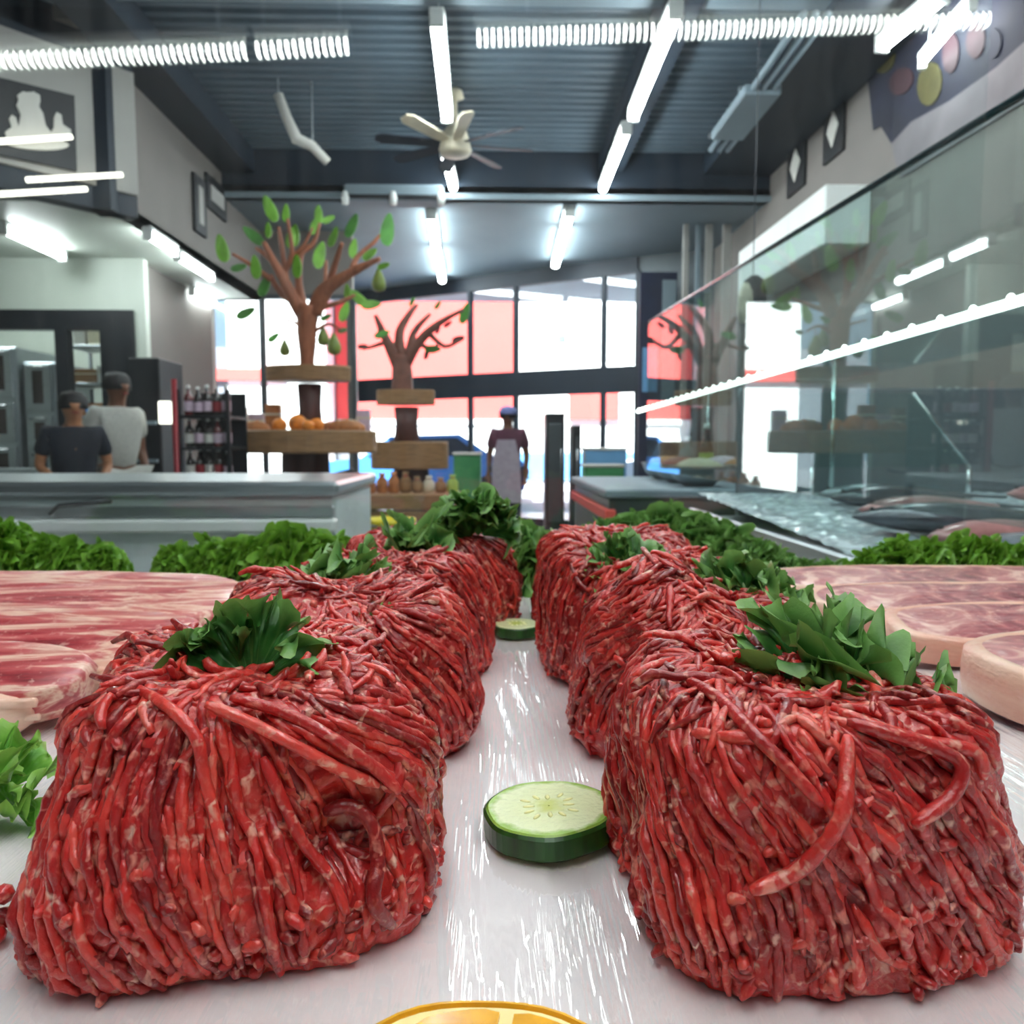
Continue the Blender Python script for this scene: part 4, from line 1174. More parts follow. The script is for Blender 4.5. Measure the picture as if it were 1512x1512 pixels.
# low goods near the doorway
for px, y0, y1, w, m_, Y, lb in ((690, 672, 700, 0.3, 'green_box', 8.6, 'green box stacked left of the walking person'), (895, 665, 690, 0.45, 'blue_box', 8.5, 'light blue chest right of the doorway'), (893, 690, 712, 0.4, 'green_box', 8.0, 'green crate right of the doorway')):
    q = P(px, y1, Y)
    t = thing('stock_box', lb, 'box', (q.x, Y, 0))
    MB().box(q.x - w / 2, q.x + w / 2, Y, Y + 0.35, 0, P(px, y0, Y).z, 0.01).build('body', M[m_], t)
    MB().box(q.x - w / 2 - 0.01, q.x + w / 2 + 0.01, Y - 0.01, Y + 0.36, P(px, y0, Y).z, P(px, y0, Y).z + 0.03, 0.006).build('lid', M['white_print'], t)

# ------------------------------------------------------------------ left refrigerated counter
YC = 2.4
zz = lambda py: P(300, py, YC).z
xe = P(492, 750, YC).x
t = thing('chilled_counter', 'long white chilled counter with a steel rim on the left', 'counter', (-2.2, YC, 0))
MB().box(-4.2, xe, YC + 0.03, YC + 0.75, 0.12, zz(733), 0.01).build('body', M['pale_teal'], t)
MB().box(-4.22, xe + 0.02, YC - 0.02, YC + 0.78, zz(732), zz(711), 0.012).build('top_rim', M['steel'], t)
MB().box(-4.2, xe + 0.01, YC - 0.03, YC + 0.03, zz(786), zz(766), 0.008).build('bumper', M['white_paint'], t)
MB().box(-4.2, xe, YC - 0.005, YC + 0.03, zz(764), zz(748), 0.004).build('rail', M['steel'], t)
MB().box(-4.1, xe - 0.1, YC + 0.08, YC + 0.7, 0, 0.12).build('plinth', M['black'], t)
MB().tube([(P(85, 758, YC).x, YC - 0.04, zz(757)), (P(100, 745, YC).x, YC - 0.05, zz(745)), (P(175, 738, YC).x, YC - 0.05, zz(738))], 0.008, 8).build('latch_handle', M['black'], t, True)

# ------------------------------------------------------------------ the meat case: body, glass
TZ = 0.95
case = thing('display_case', 'glazed meat display case holding the white tray', 'display case', (-0.3, 0.3, 0))
MB().box(-1.25, 0.60, -0.22, 0.86, 0.08, 0.925, 0.01).build('body', M['white_paint'], case)
MB().box(-1.2, 0.56, -0.15, 0.8, 0, 0.08).build('plinth', M['black'], case)
MB().box(-1.25, 0.608, YG - 0.003, YG + 0.003, 0.80, 1.72).build('front_glass', M['glass_case'], case)
MB().box(-1.25, 0.60, 0.86, YG + 0.02, 0.76, 0.80, 0.004).build('glass_channel', M['steel'], case)
# right-hand glass: its top edge runs through (1512,140) and (1050,420)
XG = 0.62
g0, g1 = wall_x(1600, 86, XG), wall_x(958, 474, XG)
zt0, zt1 = wall_x(1512, 140, XG), wall_x(1050, 420, XG)
sl = (zt1.z - zt0.z) / (zt1.y - zt0.y)
ztop = lambda y: zt0.z + sl * (y - zt0.y)
ya, yb = 0.70, 3.1
MB().prism([(XG, ya, 0.99), (XG, yb, 0.99), (XG, yb, ztop(yb)), (XG, ya, ztop(ya))], (0.006, 0, 0)).build('side_glass', M['glass_side'], case)
MB().tube([(XG + 0.003, ya, ztop(ya) + 0.003), (XG + 0.003, yb, ztop(yb) + 0.003)], 0.0055, 8).build('glass_edge', M['glass_edge'], case, True)

tray = thing('meat_tray', 'long white tray under clear film carrying the minced meat', 'tray', (-0.08, 0.3, TZ - 0.025))
MB().box(-0.78, 0.575, -0.15, 0.83, TZ - 0.024, TZ, 0.004).build('board', M['tray_white'], tray)
def film_mesh():
    y0, y1, ny = 0.08, 0.82, 64
    xs = [-0.70 + 0.02 * k for k in range(20)] + [-0.30 + 0.00042 * k for k in range(1500)] + [0.33 + 0.012 * k for k in range(20)]
    vs, fs = [], []
    nx = len(xs)
    for j in range(ny + 1):
        y = y0 + (y1 - y0) * (j / ny) ** 1.5
        for x in xs:
            u = x + 0.14 * y + 0.004 * noise.noise(Vector((x * 9, y * 5, 3)))
            n1 = noise.noise(Vector((u * 170, y * 6.0, 0)))
            n2 = noise.noise(Vector((u * 420, y * 9.0, 5)))
            m1 = max(0.0, 0.6 + noise.noise(Vector((x * 30, y * 10, 9))))
            m2 = max(0.0, 0.65 + noise.noise(Vector((x * 24, y * 12, 19))))
            h = max(0, 1 - abs(n1) * 5) ** 2 * 0.0010 * m1 + max(0, 1 - abs(n2) * 3.5) ** 2 * 0.00055 * m2
            vs.append((x, y, TZ + 0.0006 + h))
    for j in range(ny):
        for i in range(nx - 1):
            a = j * nx + i
            fs.append((a, a + 1, a + nx + 1, a + nx))
    return MB().add(vs, fs)
film_mesh().build('cling_film', M['film'], tray, True)

# ------------------------------------------------------------------ minced meat
class Pile:
    BASE = [(0.95, 0.0), (0.99, 0.10), (1.0, 0.28), (0.995, 0.50), (0.98, 0.72), (0.95, 0.88), (0.88, 0.975), (0.74, 1.01), (0.5, 1.01), (0.25, 1.0), (0.02, 0.99)]
    def __init__(self, cx, cy, w, d, h, rot, seed, n=3.0, phi=(20, 25), peaks=(), dents=(), lump=0.006, taper=0.12):
        self.c, self.w, self.d, self.h, self.rot, self.seed, self.n = Vector((cx, cy, TZ + 0.001)), w, d, h, rot, seed, n
        self.phi, self.peaks, self.dents, self.lump = phi, peaks, dents, lump
        self.PROF = [(r * (1 - taper * z * z), z) for r, z in self.BASE]
        # arc-length tables
        N = 360
        pts = [self.outline(-math.pi / 2 + 2 * math.pi * k / N) for k in range(N + 1)]
        self.S = [0.0]
        for k in range(N):
            self.S.append(self.S[-1] + (pts[k + 1] - pts[k]).length)
        self.per = self.S[-1]
        self.N = N
        mean = (w + d) / 4 * 0.95
        self.Q = [0.0]
        for (r0, z0), (r1, z1) in zip(self.PROF, self.PROF[1:]):
            self.Q.append(self.Q[-1] + math.hypot((r1 - r0) * mean, (z1 - z0) * h))
        self.len = self.Q[-1]
    def outline(self, a):
        c, s = math.cos(a), math.sin(a)
        e = 2.0 / self.n
        x = math.copysign(abs(c) ** e, c) * self.w / 2
        y = math.copysign(abs(s) ** e, s) * self.d / 2
        cr, sr = math.cos(self.rot), math.sin(self.rot)
        return Vector((x * cr - y * sr, x * sr + y * cr))
    def ang(self, s):
        s = s % self.per
        lo, hi = 0, self.N
        while hi - lo > 1:
            m = (lo + hi) // 2
            if self.S[m] <= s:
                lo = m
            else:
                hi = m
        f = (s - self.S[lo]) / max(1e-9, self.S[lo + 1] - self.S[lo])
        return -math.pi / 2 + 2 * math.pi * (lo + f) / self.N
    def prof(self, q):
        q = min(max(q, 0), self.len - 1e-6)
        for k in range(len(self.Q) - 1):
            if q <= self.Q[k + 1]:
                f = (q - self.Q[k]) / (self.Q[k + 1] - self.Q[k])
                (r0, z0), (r1, z1) = self.PROF[k], self.PROF[k + 1]
                return r0 + (r1 - r0) * f, z0 + (z1 - z0) * f
        return self.PROF[-1]
    def surf(self, s, q):
        rho, zf = self.prof(q)
        o = self.outline(self.ang(s))
        p = Vector((o.x * rho, o.y * rho, zf * self.h)) + self.c
        pk = 0.0
        for (x, y, r, hh) in self.peaks:
            pk += hh * math.exp(-((p.x - x) ** 2 + (p.y - y) ** 2) / (r * r))
        p.z += pk * min(1, zf * zf)
        out = Vector((o.x, o.y, 0)).normalized()
        n1 = noise.noise(p * 28 + Vector((self.seed * 3.1, 0, 0))) * self.lump + noise.noise(p * 75 + Vector((0, self.seed, 0))) * self.lump * 0.4
        k = min(1.0, zf * 1.2)
        up = max(0.0, (0.9 - rho)) / 0.9
        p += out * n1 * (1 - up) + Vector((0, 0, n1 * 1.2 * up * k))
        for (x, y, z, r, dep) in self.dents:
            g = math.exp(-((p.x - x) ** 2 + (p.y - y) ** 2 + (p.z - z) ** 2) / (r * r))
            p -= out * dep * g
        p.z = max(p.z, TZ + 0.001)
        return p
    def frame(self, s, q):
        p = self.surf(s, q)
        e = 0.0015
        ds = self.surf(s + e, q) - p
        dq = self.surf(s, q + e) - p
        n = ds.cross(dq)
        n = n.normalized() if n.length > 1e-12 else Vector((0, 0, 1))
        if n.dot(p - self.c - Vector((0, 0, self.h * 0.3))) < 0:
            n = -n
        return p, n
    def core(self, shrink=-0.0002, ns=230, nq=70):
        mb = MB()
        vs, fs = [], []
        for j in range(nq + 1):
            q = self.len * 0.999 * j / nq
            for i in range(ns):
                s = self.per * i / ns
                p = self.surf(s, q)
                b = noise.noise(p * 240) * 0.0018 + noise.noise(p * 520) * 0.0010
                o = (p - self.c - Vector((0, 0, self.h * 0.4))).normalized()
                p = p + o * (b - shrink)
                p.z = max(p.z, TZ + 0.001)
                vs.append(p)
        for j in range(nq):
            for i in range(ns):
                a, b2 = j * ns + i, j * ns + (i + 1) % ns
                fs.append((a, b2, b2 + ns, a + ns))
        fs.append(tuple(nq * ns + i for i in range(ns)))
        fs.append(tuple(range(ns))[::-1])
        return mb.add(vs, fs)
    def strand(self, rg, s, q, L, off, rad, wild=0.0, rise=0.0):
        """trace a strand over the surface; returns (points, radii)"""
        step = 0.0022
        n = max(4, int(L / step))
        pts, rr = [], []
        ph0 = rg.uniform(0, 100)
        turn = rg.uniform(-1, 1) * wild
        sgn = 1
        for k in range(n + 1):
            p, nr = self.frame(s, q)
            f = k / n
            lift = off + (rise * f * f if rise else 0) + 0.0011 * noise.noise(Vector((ph0, k * 0.28, 1)))
            pts.append(p + nr * lift)
            bead = 1 + 0.42 * noise.noise(Vector((ph0, k * 0.62, 7))) + 0.2 * noise.noise(Vector((ph0 + 9, k * 1.7, 2)))
            end = min(1.0, 0.5 + min(f, 1 - f) * n * 0.28)
            rr.append(rad * bead * end)
            o = self.outline(self.ang(s))
            xr = (o.x) / (self.w / 2)
            top = min(1.0, max(0.0, q / self.len * 1.7))
            rho, _ = self.prof(q)
            ph = R(self.phi[0]) * (0.4 + 0.6 * top) + R(self.phi[1]) * xr * top + 0.7 * noise.noise(p * 20 + Vector((self.seed, 5, 0))) + turn + (0.10 + 0.25 * min(1, wild)) * noise.noise(Vector((ph0, k * 0.16, 3)))
            s += step * math.sin(ph) / max(rho, 0.35)
            q -= step * math.cos(ph)
            if q < 0.001 or q > self.len * 0.98:
                break
        return pts, rr

def rough(vs, amp=0.0006):
    out = []
    for v in vs:
        p = Vector(v)
        p += noise.noise_vector(p * 330) * amp + noise.noise_vector(p * 800) * amp * 0.5
        out.append((p.x, p.y, max(p.z, TZ + 0.001)))
    return out

def mince_pile(label, pile, seed, parts=True, n_main=440, n_fill=420, rad=0.00142):
    rg = random.Random(seed)
    t = thing('minced_beef_pile', label, 'minced meat', pile.c, 'piles of minced beef on the tray')
    core = pile.core()
    core.build('core', M['mince'], t, True)
    def good(s, q):
        o = pile.outline(pile.ang(s))
        if o.y > pile.d * 0.33 and q < pile.len * 0.5:
            return rg.random() < 0.35
        return True
    # fill: short worms and crumbs close to the core
    fill = MB()
    for k in range(n_fill):
        s = rg.uniform(0, pile.per); q = pile.len * (rg.random() ** 0.8) * 0.97
        low = q < pile.len * 0.16
        pts, rr = pile.strand(rg, s, max(q, 0.004), rg.uniform(0.008, 0.02) if low else rg.uniform(0.012, 0.035), rg.uniform(-0.0006, 0.0008), rad * rg.uniform(0.8, 1.15), 2.2 if low or rg.random() < 0.25 else 0.25)
        if len(pts) > 3:
            fill.tube(pts, rr, 6)
    # crumb blobs near the base
    for k in range(230):
        p, nr = pile.frame(rg.uniform(0, pile.per), rg.choice((rg.uniform(0.002, 0.012), rg.uniform(0.002, 0.022), pile.len * rg.random())))
        d = Vector((rg.uniform(-1, 1), rg.uniform(-1, 1), rg.uniform(-0.4, 0.6))).normalized()
        L = rg.uniform(0.003, 0.008)
        a = p + nr * rg.uniform(0.0, 0.0014)
        fill.tube([a - d * L / 2, a - d * L / 4, a, a + d * L / 4, a + d * L / 2], [rad * 0.5, rad * 1.1, rad * 1.25, rad * 1.05, rad * 0.5], 6)
    # main strands: combed columns from the top edge down, cut into lengths, then short ones on top
    main = []
    q_edge = pile.len * 0.60
    pitch = rad * 2.05
    cols = int(pile.per / pitch)
    for c in range(cols):
        s0 = pile.per * (c + rg.uniform(-0.25, 0.25)) / cols
        o = pile.outline(pile.ang(s0))
        if o.y > pile.d * 0.36 and rg.random() < 0.6:
            continue
        pts, rr = pile.strand(rg, s0, q_edge * rg.uniform(0.92, 1.12), 0.14, 0.0, rad * rg.uniform(0.82, 1.12), 0.05)
        i = 0
        while i < len(pts) - 5:
            n = int(rg.choice((rg.uniform(5, 12), rg.uniform(10, 22), rg.uniform(16, 34))))
            seg, sr = pts[i:i + n + 1], rr[i:i + n + 1]
            lift = rg.uniform(-0.0004, 0.0012)
            side = Vector((rg.uniform(-1, 1), rg.uniform(-1, 1), rg.uniform(-1, 1))) * 0.0005
            if len(seg) > 4:
                m_ = len(seg)
                ctr = pile.c + Vector((0, 0, pile.h * 0.4))
                sg = [p + (p - ctr).normalized() * (lift + 0.0007 * math.sin(3.1 * k / m_)) + side for k, p in enumerate(seg)]
                main.append((sg, [r_ * min(1.0, 0.55 + 0.2 * min(k, m_ - 1 - k)) for k, r_ in enumerate(sr)]))
            i += n + (rg.randint(0, 2))
    tries = 0
    while len(main) < n_main and tries < 600:
        k = tries
        tries += 1
        s = rg.uniform(0, pile.per)
        q = pile.len * rg.uniform(0.58, 0.98)
        pts, rr = pile.strand(rg, s, q, rg.uniform(0.010, 0.026), rg.uniform(-0.0004, 0.0018), rad * rg.uniform(0.7, 1.2), 1.5, rg.choice((0, 0, 0.003, 0.005)) if q > pile.len * 0.68 else 0)
        if len(pts) > 4:
            main.append((pts, rr))
    rg.shuffle(main)
    spare = main[295:] if parts else []
    main = main[:295] if parts else main
    for pts, rr in spare:
        fill.tube(pts, rr, 6)
    if parts:
        fill.v = rough(fill.v)
        o = fill.build('strand_mass', M['mince'], t, True); o['kind'] = 'stuff'
        for pts, rr in main:
            mb = MB().tube(pts, rr, 8)
            mb.v = rough(mb.v)
            mb.build('strand', M['mince'], t, True)
    else:
        for pts, rr in main:
            fill.tube(pts, rr, 6)
        fill.v = rough(fill.v)
        o = fill.build('strand_mass', M['mince'], t, True); o['kind'] = 'stuff'
    bv = BVHTree.FromPolygons([Vector(v) for v in core.v], core.f)
    return t, bv

def drape(t, bv, pix, rad, off=0.004, name='strand'):
    """a loose strand laid over the pile along the line seen in the photograph"""
    pts = []
    for q in pix:
        d = ray(*q).normalized()
        hit, nr, _, _ = bv.ray_cast(CAM, d)
        if hit is None:
            continue
        pts.append(hit - d * off)
    if len(pts) < 3:
        return
    res = []
    n = len(pts)
    for k in range(n - 1):
        for j in range(5):
            f = j / 5.0
            a, b, c_, d_ = pts[max(k - 1, 0)], pts[k], pts[k + 1], pts[min(k + 2, n - 1)]
            res.append(0.5 * ((2 * b) + (c_ - a) * f + (2 * a - 5 * b + 4 * c_ - d_) * f * f + (-a + 3 * b - 3 * c_ + d_) * f ** 3))
    res.append(pts[-1])
    rr = [rad * (1 + 0.15 * noise.noise(p * 300)) * min(1, 0.55 + 0.2 * min(k, len(res) - 1 - k)) for k, p in enumerate(res)]
    MB().tube(res, rr, 8).build(name, M['mince'], t, True)

pA = Pile(-0.0745, 0.240, 0.1125, 0.113, 0.067, R(14), 1, 3.4, (22, 34), taper=0.24, peaks=((-0.125, 0.245, 0.022, 0.006), (-0.06, 0.30, 0.03, 0.004)), dents=((-0.036, 0.196, 0.982, 0.013, 0.012), (-0.088, 0.245, 1.02, 0.022, 0.0)))
pF = Pile(0.0895, 0.229, 0.102, 0.107, 0.065, R(5), 2, 3.5, (46, 16), peaks=((0.06, 0.25, 0.03, 0.005),))
pB = Pile(-0.068, 0.363, 0.122, 0.108, 0.064, R(4), 3, 3.0, (24, 20), peaks=((-0.10, 0.355, 0.03, 0.008), (-0.02, 0.34, 0.012, 0.006)))
pG = Pile(0.095, 0.356, 0.114, 0.108, 0.062, R(-4), 4, 2.8, (-22, 20), peaks=((0.077, 0.345, 0.022, 0.020),))
pC = Pile(-0.063, 0.475, 0.124, 0.104, 0.064, R(3), 5, 3.0, (20, 20), peaks=((-0.02, 0.455, 0.02, 0.006),))
pH = Pile(0.089, 0.467, 0.120, 0.106, 0.066, R(2), 6, 3.0, (-15, 20), peaks=((0.045, 0.46, 0.025, 0.010),))
pD = Pile(-0.046, 0.592, 0.132, 0.110, 0.066, R(2), 7, 3.0, (20, 20), peaks=((-0.05, 0.58, 0.03, 0.010),))
pI = Pile(0.096, 0.590, 0.126, 0.110, 0.066, R(0), 8, 3.0, (10, 20))
tA, bvA = mince_pile('large minced beef pile in the left row with one kale leaf beside the tray front', pA, 101)
drape(tA, bvA, [(388, 1118), (412, 1170), (445, 1240), (488, 1295), (512, 1350)], 0.0016, 0.0035)
drape(tA, bvA, [(478, 1200), (515, 1190), (548, 1215), (558, 1270), (552, 1330), (580, 1368)], 0.0021, 0.005)
drape(tA, bvA, [(303, 1040), (360, 1062), (430, 1098), (500, 1135), (560, 1160)], 0.0017, 0.004)
drape(tA, bvA, [(340, 1030), (420, 1052), (500, 1095), (560, 1140), (590, 1170)], 0.0017, 0.004)
drape(tA, bvA, [(190, 1010), (250, 1045), (290, 1090), (300, 1140), (318, 1210), (338, 1290)], 0.0016, 0.0035)
tF, bvF = mince_pile('minced beef pile in the right row with broad kale leaves and a dangling strand', pF, 102)
drape(tF, bvF, [(1252, 1086), (1250, 1140), (1244, 1200), (1215, 1250), (1170, 1290), (1108, 1316)], 0.0020, 0.005)
drape(tF, bvF, [(1250, 1065), (1320, 1085), (1380, 1105), (1420, 1130), (1405, 1175), (1350, 1218)], 0.0019, 0.005)
drape(tF, bvF, [(1240, 1050), (1300, 1075), (1365, 1095), (1440, 1110), (1452, 1150)], 0.0017, 0.004)
drape(tF, bvF, [(1005, 1000), (1060, 1030), (1110, 1080), (1160, 1130), (1215, 1190)], 0.0017, 0.004)
tB, _ = mince_pile('minced beef pile second in the left row, almost bare of kale', pB, 103, True, 400, 380)
tG, _ = mince_pile('peaked minced beef pile second in the right row', pG, 104, True, 400, 380)
mince_pile('minced beef pile third in the left row with a dark kale leaf', pC, 105, False, 380, 320)
mince_pile('minced beef pile third in the right row with a ruffled kale leaf', pH, 106, False, 380, 320)
mince_pile('last minced beef pile in the left row topped with kale', pD, 107, False, 330, 280)
mince_pile('last minced beef pile in the right row before the kale hedge', pI, 108, False, 330, 280)
# loose crumb beside the left pile
q = PZ(18, 1392, TZ)
t = thing('minced_beef_crumb', 'small loose crumb of minced beef beside the left front pile', 'minced meat', (q.x, q.y, TZ))
rg = random.Random(9)
for k in range(5):
    a = Vector((q.x - 0.003 + rg.uniform(-0.004, 0.003), q.y + rg.uniform(-0.004, 0.004), TZ + 0.003 + k * 0.0024))
    d = Vector((rg.uniform(-1, 1), rg.uniform(-1, 1), rg.uniform(-0.3, 0.3))).normalized() * 0.0035
    MB().tube([a - d, a - d * 0.5, a, a + d * 0.5, a + d], [0.0012, 0.0025, 0.0028, 0.0024, 0.0012], 8).build('piece', M['mince'], t, True)

# ------------------------------------------------------------------ kale
def leaf_data(L, spread, amp, waves, cup, seed, nr=30, ns=230, fold=0.0, curl=3.6, r0=0.62, fine=1.0):
    """frilled leaf: base at the origin, grows +Z, faces -Y; returns verts, faces, rim, vein"""
    rg = random.Random(seed)
    ph = [rg.uniform(0, 6.28) for _ in range(6)]
    vs, fs, rim, vein = [], [], [], []
    for j in range(nr + 1):
        r = j / nr
        for i in range(ns + 1):
            s = -1 + 2 * i / ns
            nn = lambda fr, o, rz=0.0: 2.0 * noise.noise(Vector((s * waves * fr + ph[0], r * rz + ph[1], seed * 1.7 + o)))
            edge = 1 - 0.22 * abs(s) ** 3 + r * (0.05 * nn(0.7, 0) + 0.025 * nn(2.3, 1) + 0.022 * fine * nn(7.0, 2))
            ex = max(0.0, r - r0)
            kc = curl * nn(1.4, 11) * 1.5 + 1e-4
            rr = (0.04 + 0.96 * (min(r, r0) + math.sin(kc * ex) / kc)) * edge
            roll = (1 - math.cos(kc * ex)) / kc * L
            th = s * spread * (0.45 + 0.55 * r ** 0.6)
            x = rr * L * math.sin(th)
            z = rr * L * math.cos(th)
            y = amp * (0.7 * r ** 2 * nn(0.45, 3, 0.8) + 1.7 * r ** 4.0 * nn(1.15, 4, 1.0) + 1.2 * r ** 8 * nn(3.0, 5, 1.5) + 0.5 * fine * r ** 13 * nn(7.5, 6, 1.5)) + roll
            tang = amp * (0.6 * r ** 4.5 * nn(1.15, 7) + 0.7 * r ** 8 * nn(3.0, 8))
            rad_ = amp * (0.3 * r ** 7 * nn(2.2, 9) + 0.25 * fine * r ** 12 * nn(7.0, 10))
            x += tang * math.cos(th) + rad_ * math.sin(th)
            z += -tang * math.sin(th) + rad_ * math.cos(th)
            y += cup * L * (s * s * r - 0.25 * r * r) + fold * L * r * r
            y += 0.05 * L * noise.noise(Vector((x / L * 3, z / L * 3, seed))) + 0.035 * L * r * noise.noise(Vector((x / L * 9, z / L * 9, seed + 4)))
            vs.append((x, -y, z))
            rim.append(max(0.0, (r - 0.6) / 0.4) ** 2)
            vv = abs(((s * 5.0 + 0.4 * r) + 0.5) % 1.0 - 0.5)
            vein.append(max(0.0, 1 - min(vv * 14, abs(s) * 30)) * (1 - r) ** 0.5)
    for j in range(nr):
        for i in range(ns):
            a = j * (ns + 1) + i
            fs.append((a, a + 1, a + ns + 2, a + ns + 1))
    return vs, fs, rim, vein
def leaf_object(name, data, mat, parent):
    vs, fs, rim, vein = data
    me = bpy.data.meshes.new(name)
    me.from_pydata(vs, [], fs)
    me.polygons.foreach_set('use_smooth', [True] * len(me.polygons))
    for nm, vals in (('rim', rim), ('vein', vein)):
        at = me.attributes.new(nm, 'FLOAT', 'POINT')
        at.data.foreach_set('value', vals)
    me.materials.append(mat)
    ob = bpy.data.objects.new(name, me)
    COL.objects.link(ob)
    ob.parent = parent
    return ob
def garnish(label, loc, leaves, group='kale leaves set on the mince', mat='kale'):
    """leaves: list of (L, spread, amp, waves, cup, seed, (rx, ry, rz), (dx, dy, dz))"""
    t = thing('kale_garnish', label, 'kale', loc, group)
    for (L, sp, am, wv, cu, sd, rot, off) in leaves:
        o = leaf_object('leaf', leaf_data(L, sp, am, wv, cu, sd), M[mat], t)
        o.location = off
        o.rotation_euler = tuple(R(a) for a in rot)
    return t
def at_top(px, py, Y):
    return P(px, py, Y)
garnish('single cupped kale leaf with a frilled rim on the left front pile', at_top(372, 1024, 0.232), [(0.029, R(68), 0.0060, 6.7, 0.35, 3, (-14, -3, 0), (0, 0, -0.001)), (0.024, R(60), 0.0068, 6.3, 0.2, 5, (-8, -42, 10), (-0.004, 0.004, 0.0))])
garnish('wide spray of kale leaves on the right front pile', at_top(1218, 1050, 0.232), [
    (0.036, R(62), 0.0068, 6.3, 0.3, 11, (12, -10, 0), (0.0, 0.012, -0.004)), (0.034, R(68), 0.0072, 7.1, 0.3, 12, (36, 62, 10), (-0.002, 0.004, -0.001)),
    (0.034, R(66), 0.0072, 7.1, 0.25, 13, (40, -66, -10), (0.0, 0.002, 0.001)), (0.030, R(70), 0.0072, 6.7, 0.3, 14, (62, -20, 0), (-0.006, -0.002, -0.001)),
    (0.028, R(64), 0.0072, 6.7, 0.3, 15, (40, 34, 0), (0.010, -0.004, -0.002)), (0.026, R(62), 0.0072, 6.3, 0.3, 16, (20, 24, 0), (0.008, 0.010, -0.003))])
garnish('tall curled kale leaves on the peaked right pile', at_top(1085, 925, 0.37), [
    (0.036, R(64), 0.0072, 6.7, 0.3, 21, (10, -22, 0), (0, 0, 0)), (0.034, R(64), 0.0072, 7.1, 0.3, 22, (14, 22, 0), (0.006, 0.004, 0.0)), (0.026, R(70), 0.0072, 6.3, 0.3, 23, (34, 48, 0), (0.01, -0.004, 0.002)), (0.024, R(70), 0.0072, 6.3, 0.3, 24, (30, -45, 0), (-0.006, 0.0, 0.004))])
garnish('frilled kale leaf on the third right pile', at_top(922, 872, 0.445), [(0.034, R(70), 0.0072, 7.1, 0.3, 31, (18, 0, 0), (0, 0, 0)), (0.028, R(70), 0.0072, 6.3, 0.3, 32, (40, -40, 0), (-0.006, 0, 0)), (0.028, R(70), 0.0072, 6.3, 0.3, 33, (36, 42, 0), (0.006, 0, 0))])
garnish('tiny kale tip stuck in the second left pile', at_top(552, 936, 0.335), [(0.012, R(68), 0.0042, 6.3, 0.3, 41, (10, 0, 0), (0, 0, 0)), (0.009, R(68), 0.0042, 6.3, 0.3, 42, (30, 40, 0), (0.004, 0, 0))])
garnish('dark kale leaf low on the third left pile', at_top(515, 882, 0.425), [(0.030, R(66), 0.0072, 6.7, 0.3, 51, (18, 8, 0), (0, 0, 0)), (0.028, R(66), 0.0072, 6.7, 0.3, 52, (48, 50, 0), (0.006, 0, 0)), (0.026, R(66), 0.0072, 6.7, 0.3, 53, (36, -46, 0), (-0.004, 0, 0))])
garnish('flat spread of kale between the last two left piles', at_top(618, 832, 0.53), [(0.034, R(66), 0.0080, 6.7, 0.3, 61, (40, -50, 0), (0, 0, 0)), (0.034, R(66), 0.0080, 6.7, 0.3, 62, (46, 48, 0), (0.006, 0, 0)), (0.028, R(66), 0.0072, 6.7, 0.3, 63, (26, 0, 0), (0, 0, 0))])
garnish('upright kale tuft on the last left pile', at_top(706, 792, 0.57), [(0.036, R(64), 0.0080, 6.7, 0.3, 71, (6, 0, 0), (0, 0, 0)), (0.034, R(64), 0.0080, 6.7, 0.3, 72, (16, -36, 0), (-0.003, 0, 0)), (0.032, R(64), 0.0080, 6.7, 0.3, 73, (16, 36, 0), (0.003, 0, 0)), (0.026, R(64), 0.0080, 6.7, 0.3, 74, (40, -60, 0), (-0.004, -0.004, 0))])

# curly kale hedge round the tray: each bunch is a thing with its own leaves
bunch_meshes = {}
for mk in ('kale_bright', 'kale'):
    bunch_meshes[mk] = []
    for k in range(4):
        d = leaf_data(0.027, R(85), 0.0058, 9.0, 0.12, 200 + k, 18, 210, 0.0, 6.5, 0.5, 0.2)
        ob = leaf_object('leaf', d, M[mk], None)
        bunch_meshes[mk].append(ob.data)
        bpy.data.objects.remove(ob)
def bunch(label, px, py, sc, mk, seed, group, n=20, tall=1.0):
    rg = random.Random(seed)
    q = PZ(px, py, TZ + 0.001)
    t = thing('curly_kale_bunch', label, 'kale', (q.x, q.y, TZ + 0.001), group)
    for k in range(n):
        o = bpy.data.objects.new('leaf', rg.choice(bunch_meshes[mk]))
        COL.objects.link(o)
        o.parent = t
        a = 2 * math.pi * (k * 0.618)
        el = R(8 + 70 * ((k + 0.5) / n) ** 0.8)
        o.location = (0.010 * sc * math.cos(a) * k / n, 0.010 * sc * math.sin(a) * k / n, 0.002 + 0.012 * sc * (1 - k / n) * tall)
        o.rotation_euler = Euler((el * 0.9, 0, 0)).to_matrix().to_4x4().to_euler()
        o.rotation_euler = (Matrix.Rotation(a, 3, 'Z') @ Matrix.Rotation(el, 3, 'X')).to_euler()
        f = sc * rg.uniform(0.8, 1.15)
        o.scale = (f, f, f * tall)
    return t
gl_ = 'curly kale bunches along the left back edge'
gr_ = 'curly kale bunches along the right back edge'
L1 = 'curly kale bunch behind the brisket slabs'
L2 = 'curly kale bunch in the hedge behind the last right pile'
L3 = 'curly kale bunch behind the bone-in steaks'
for k, (px, py, sc, tl) in enumerate(((-40, 850, 1.5, 1.2), (5, 851, 1.35, 1.2), (60, 850, 1.15, 1.0), (105, 850, 1.15, 1.0), (150, 851, 1.0, 0.95), (262, 851, 0.95, 0.9), (310, 851, 1.1, 0.95), (350, 851, 1.1, 0.95), (395, 850, 1.2, 1.05), (430, 849, 1.4, 1.2), (468, 850, 1.2, 1.0), (500, 850, 1.1, 1.0))):
    bunch(L1, px, py, sc * 0.88, 'kale_bright', 300 + k, gl_, 24, tl * 0.95)
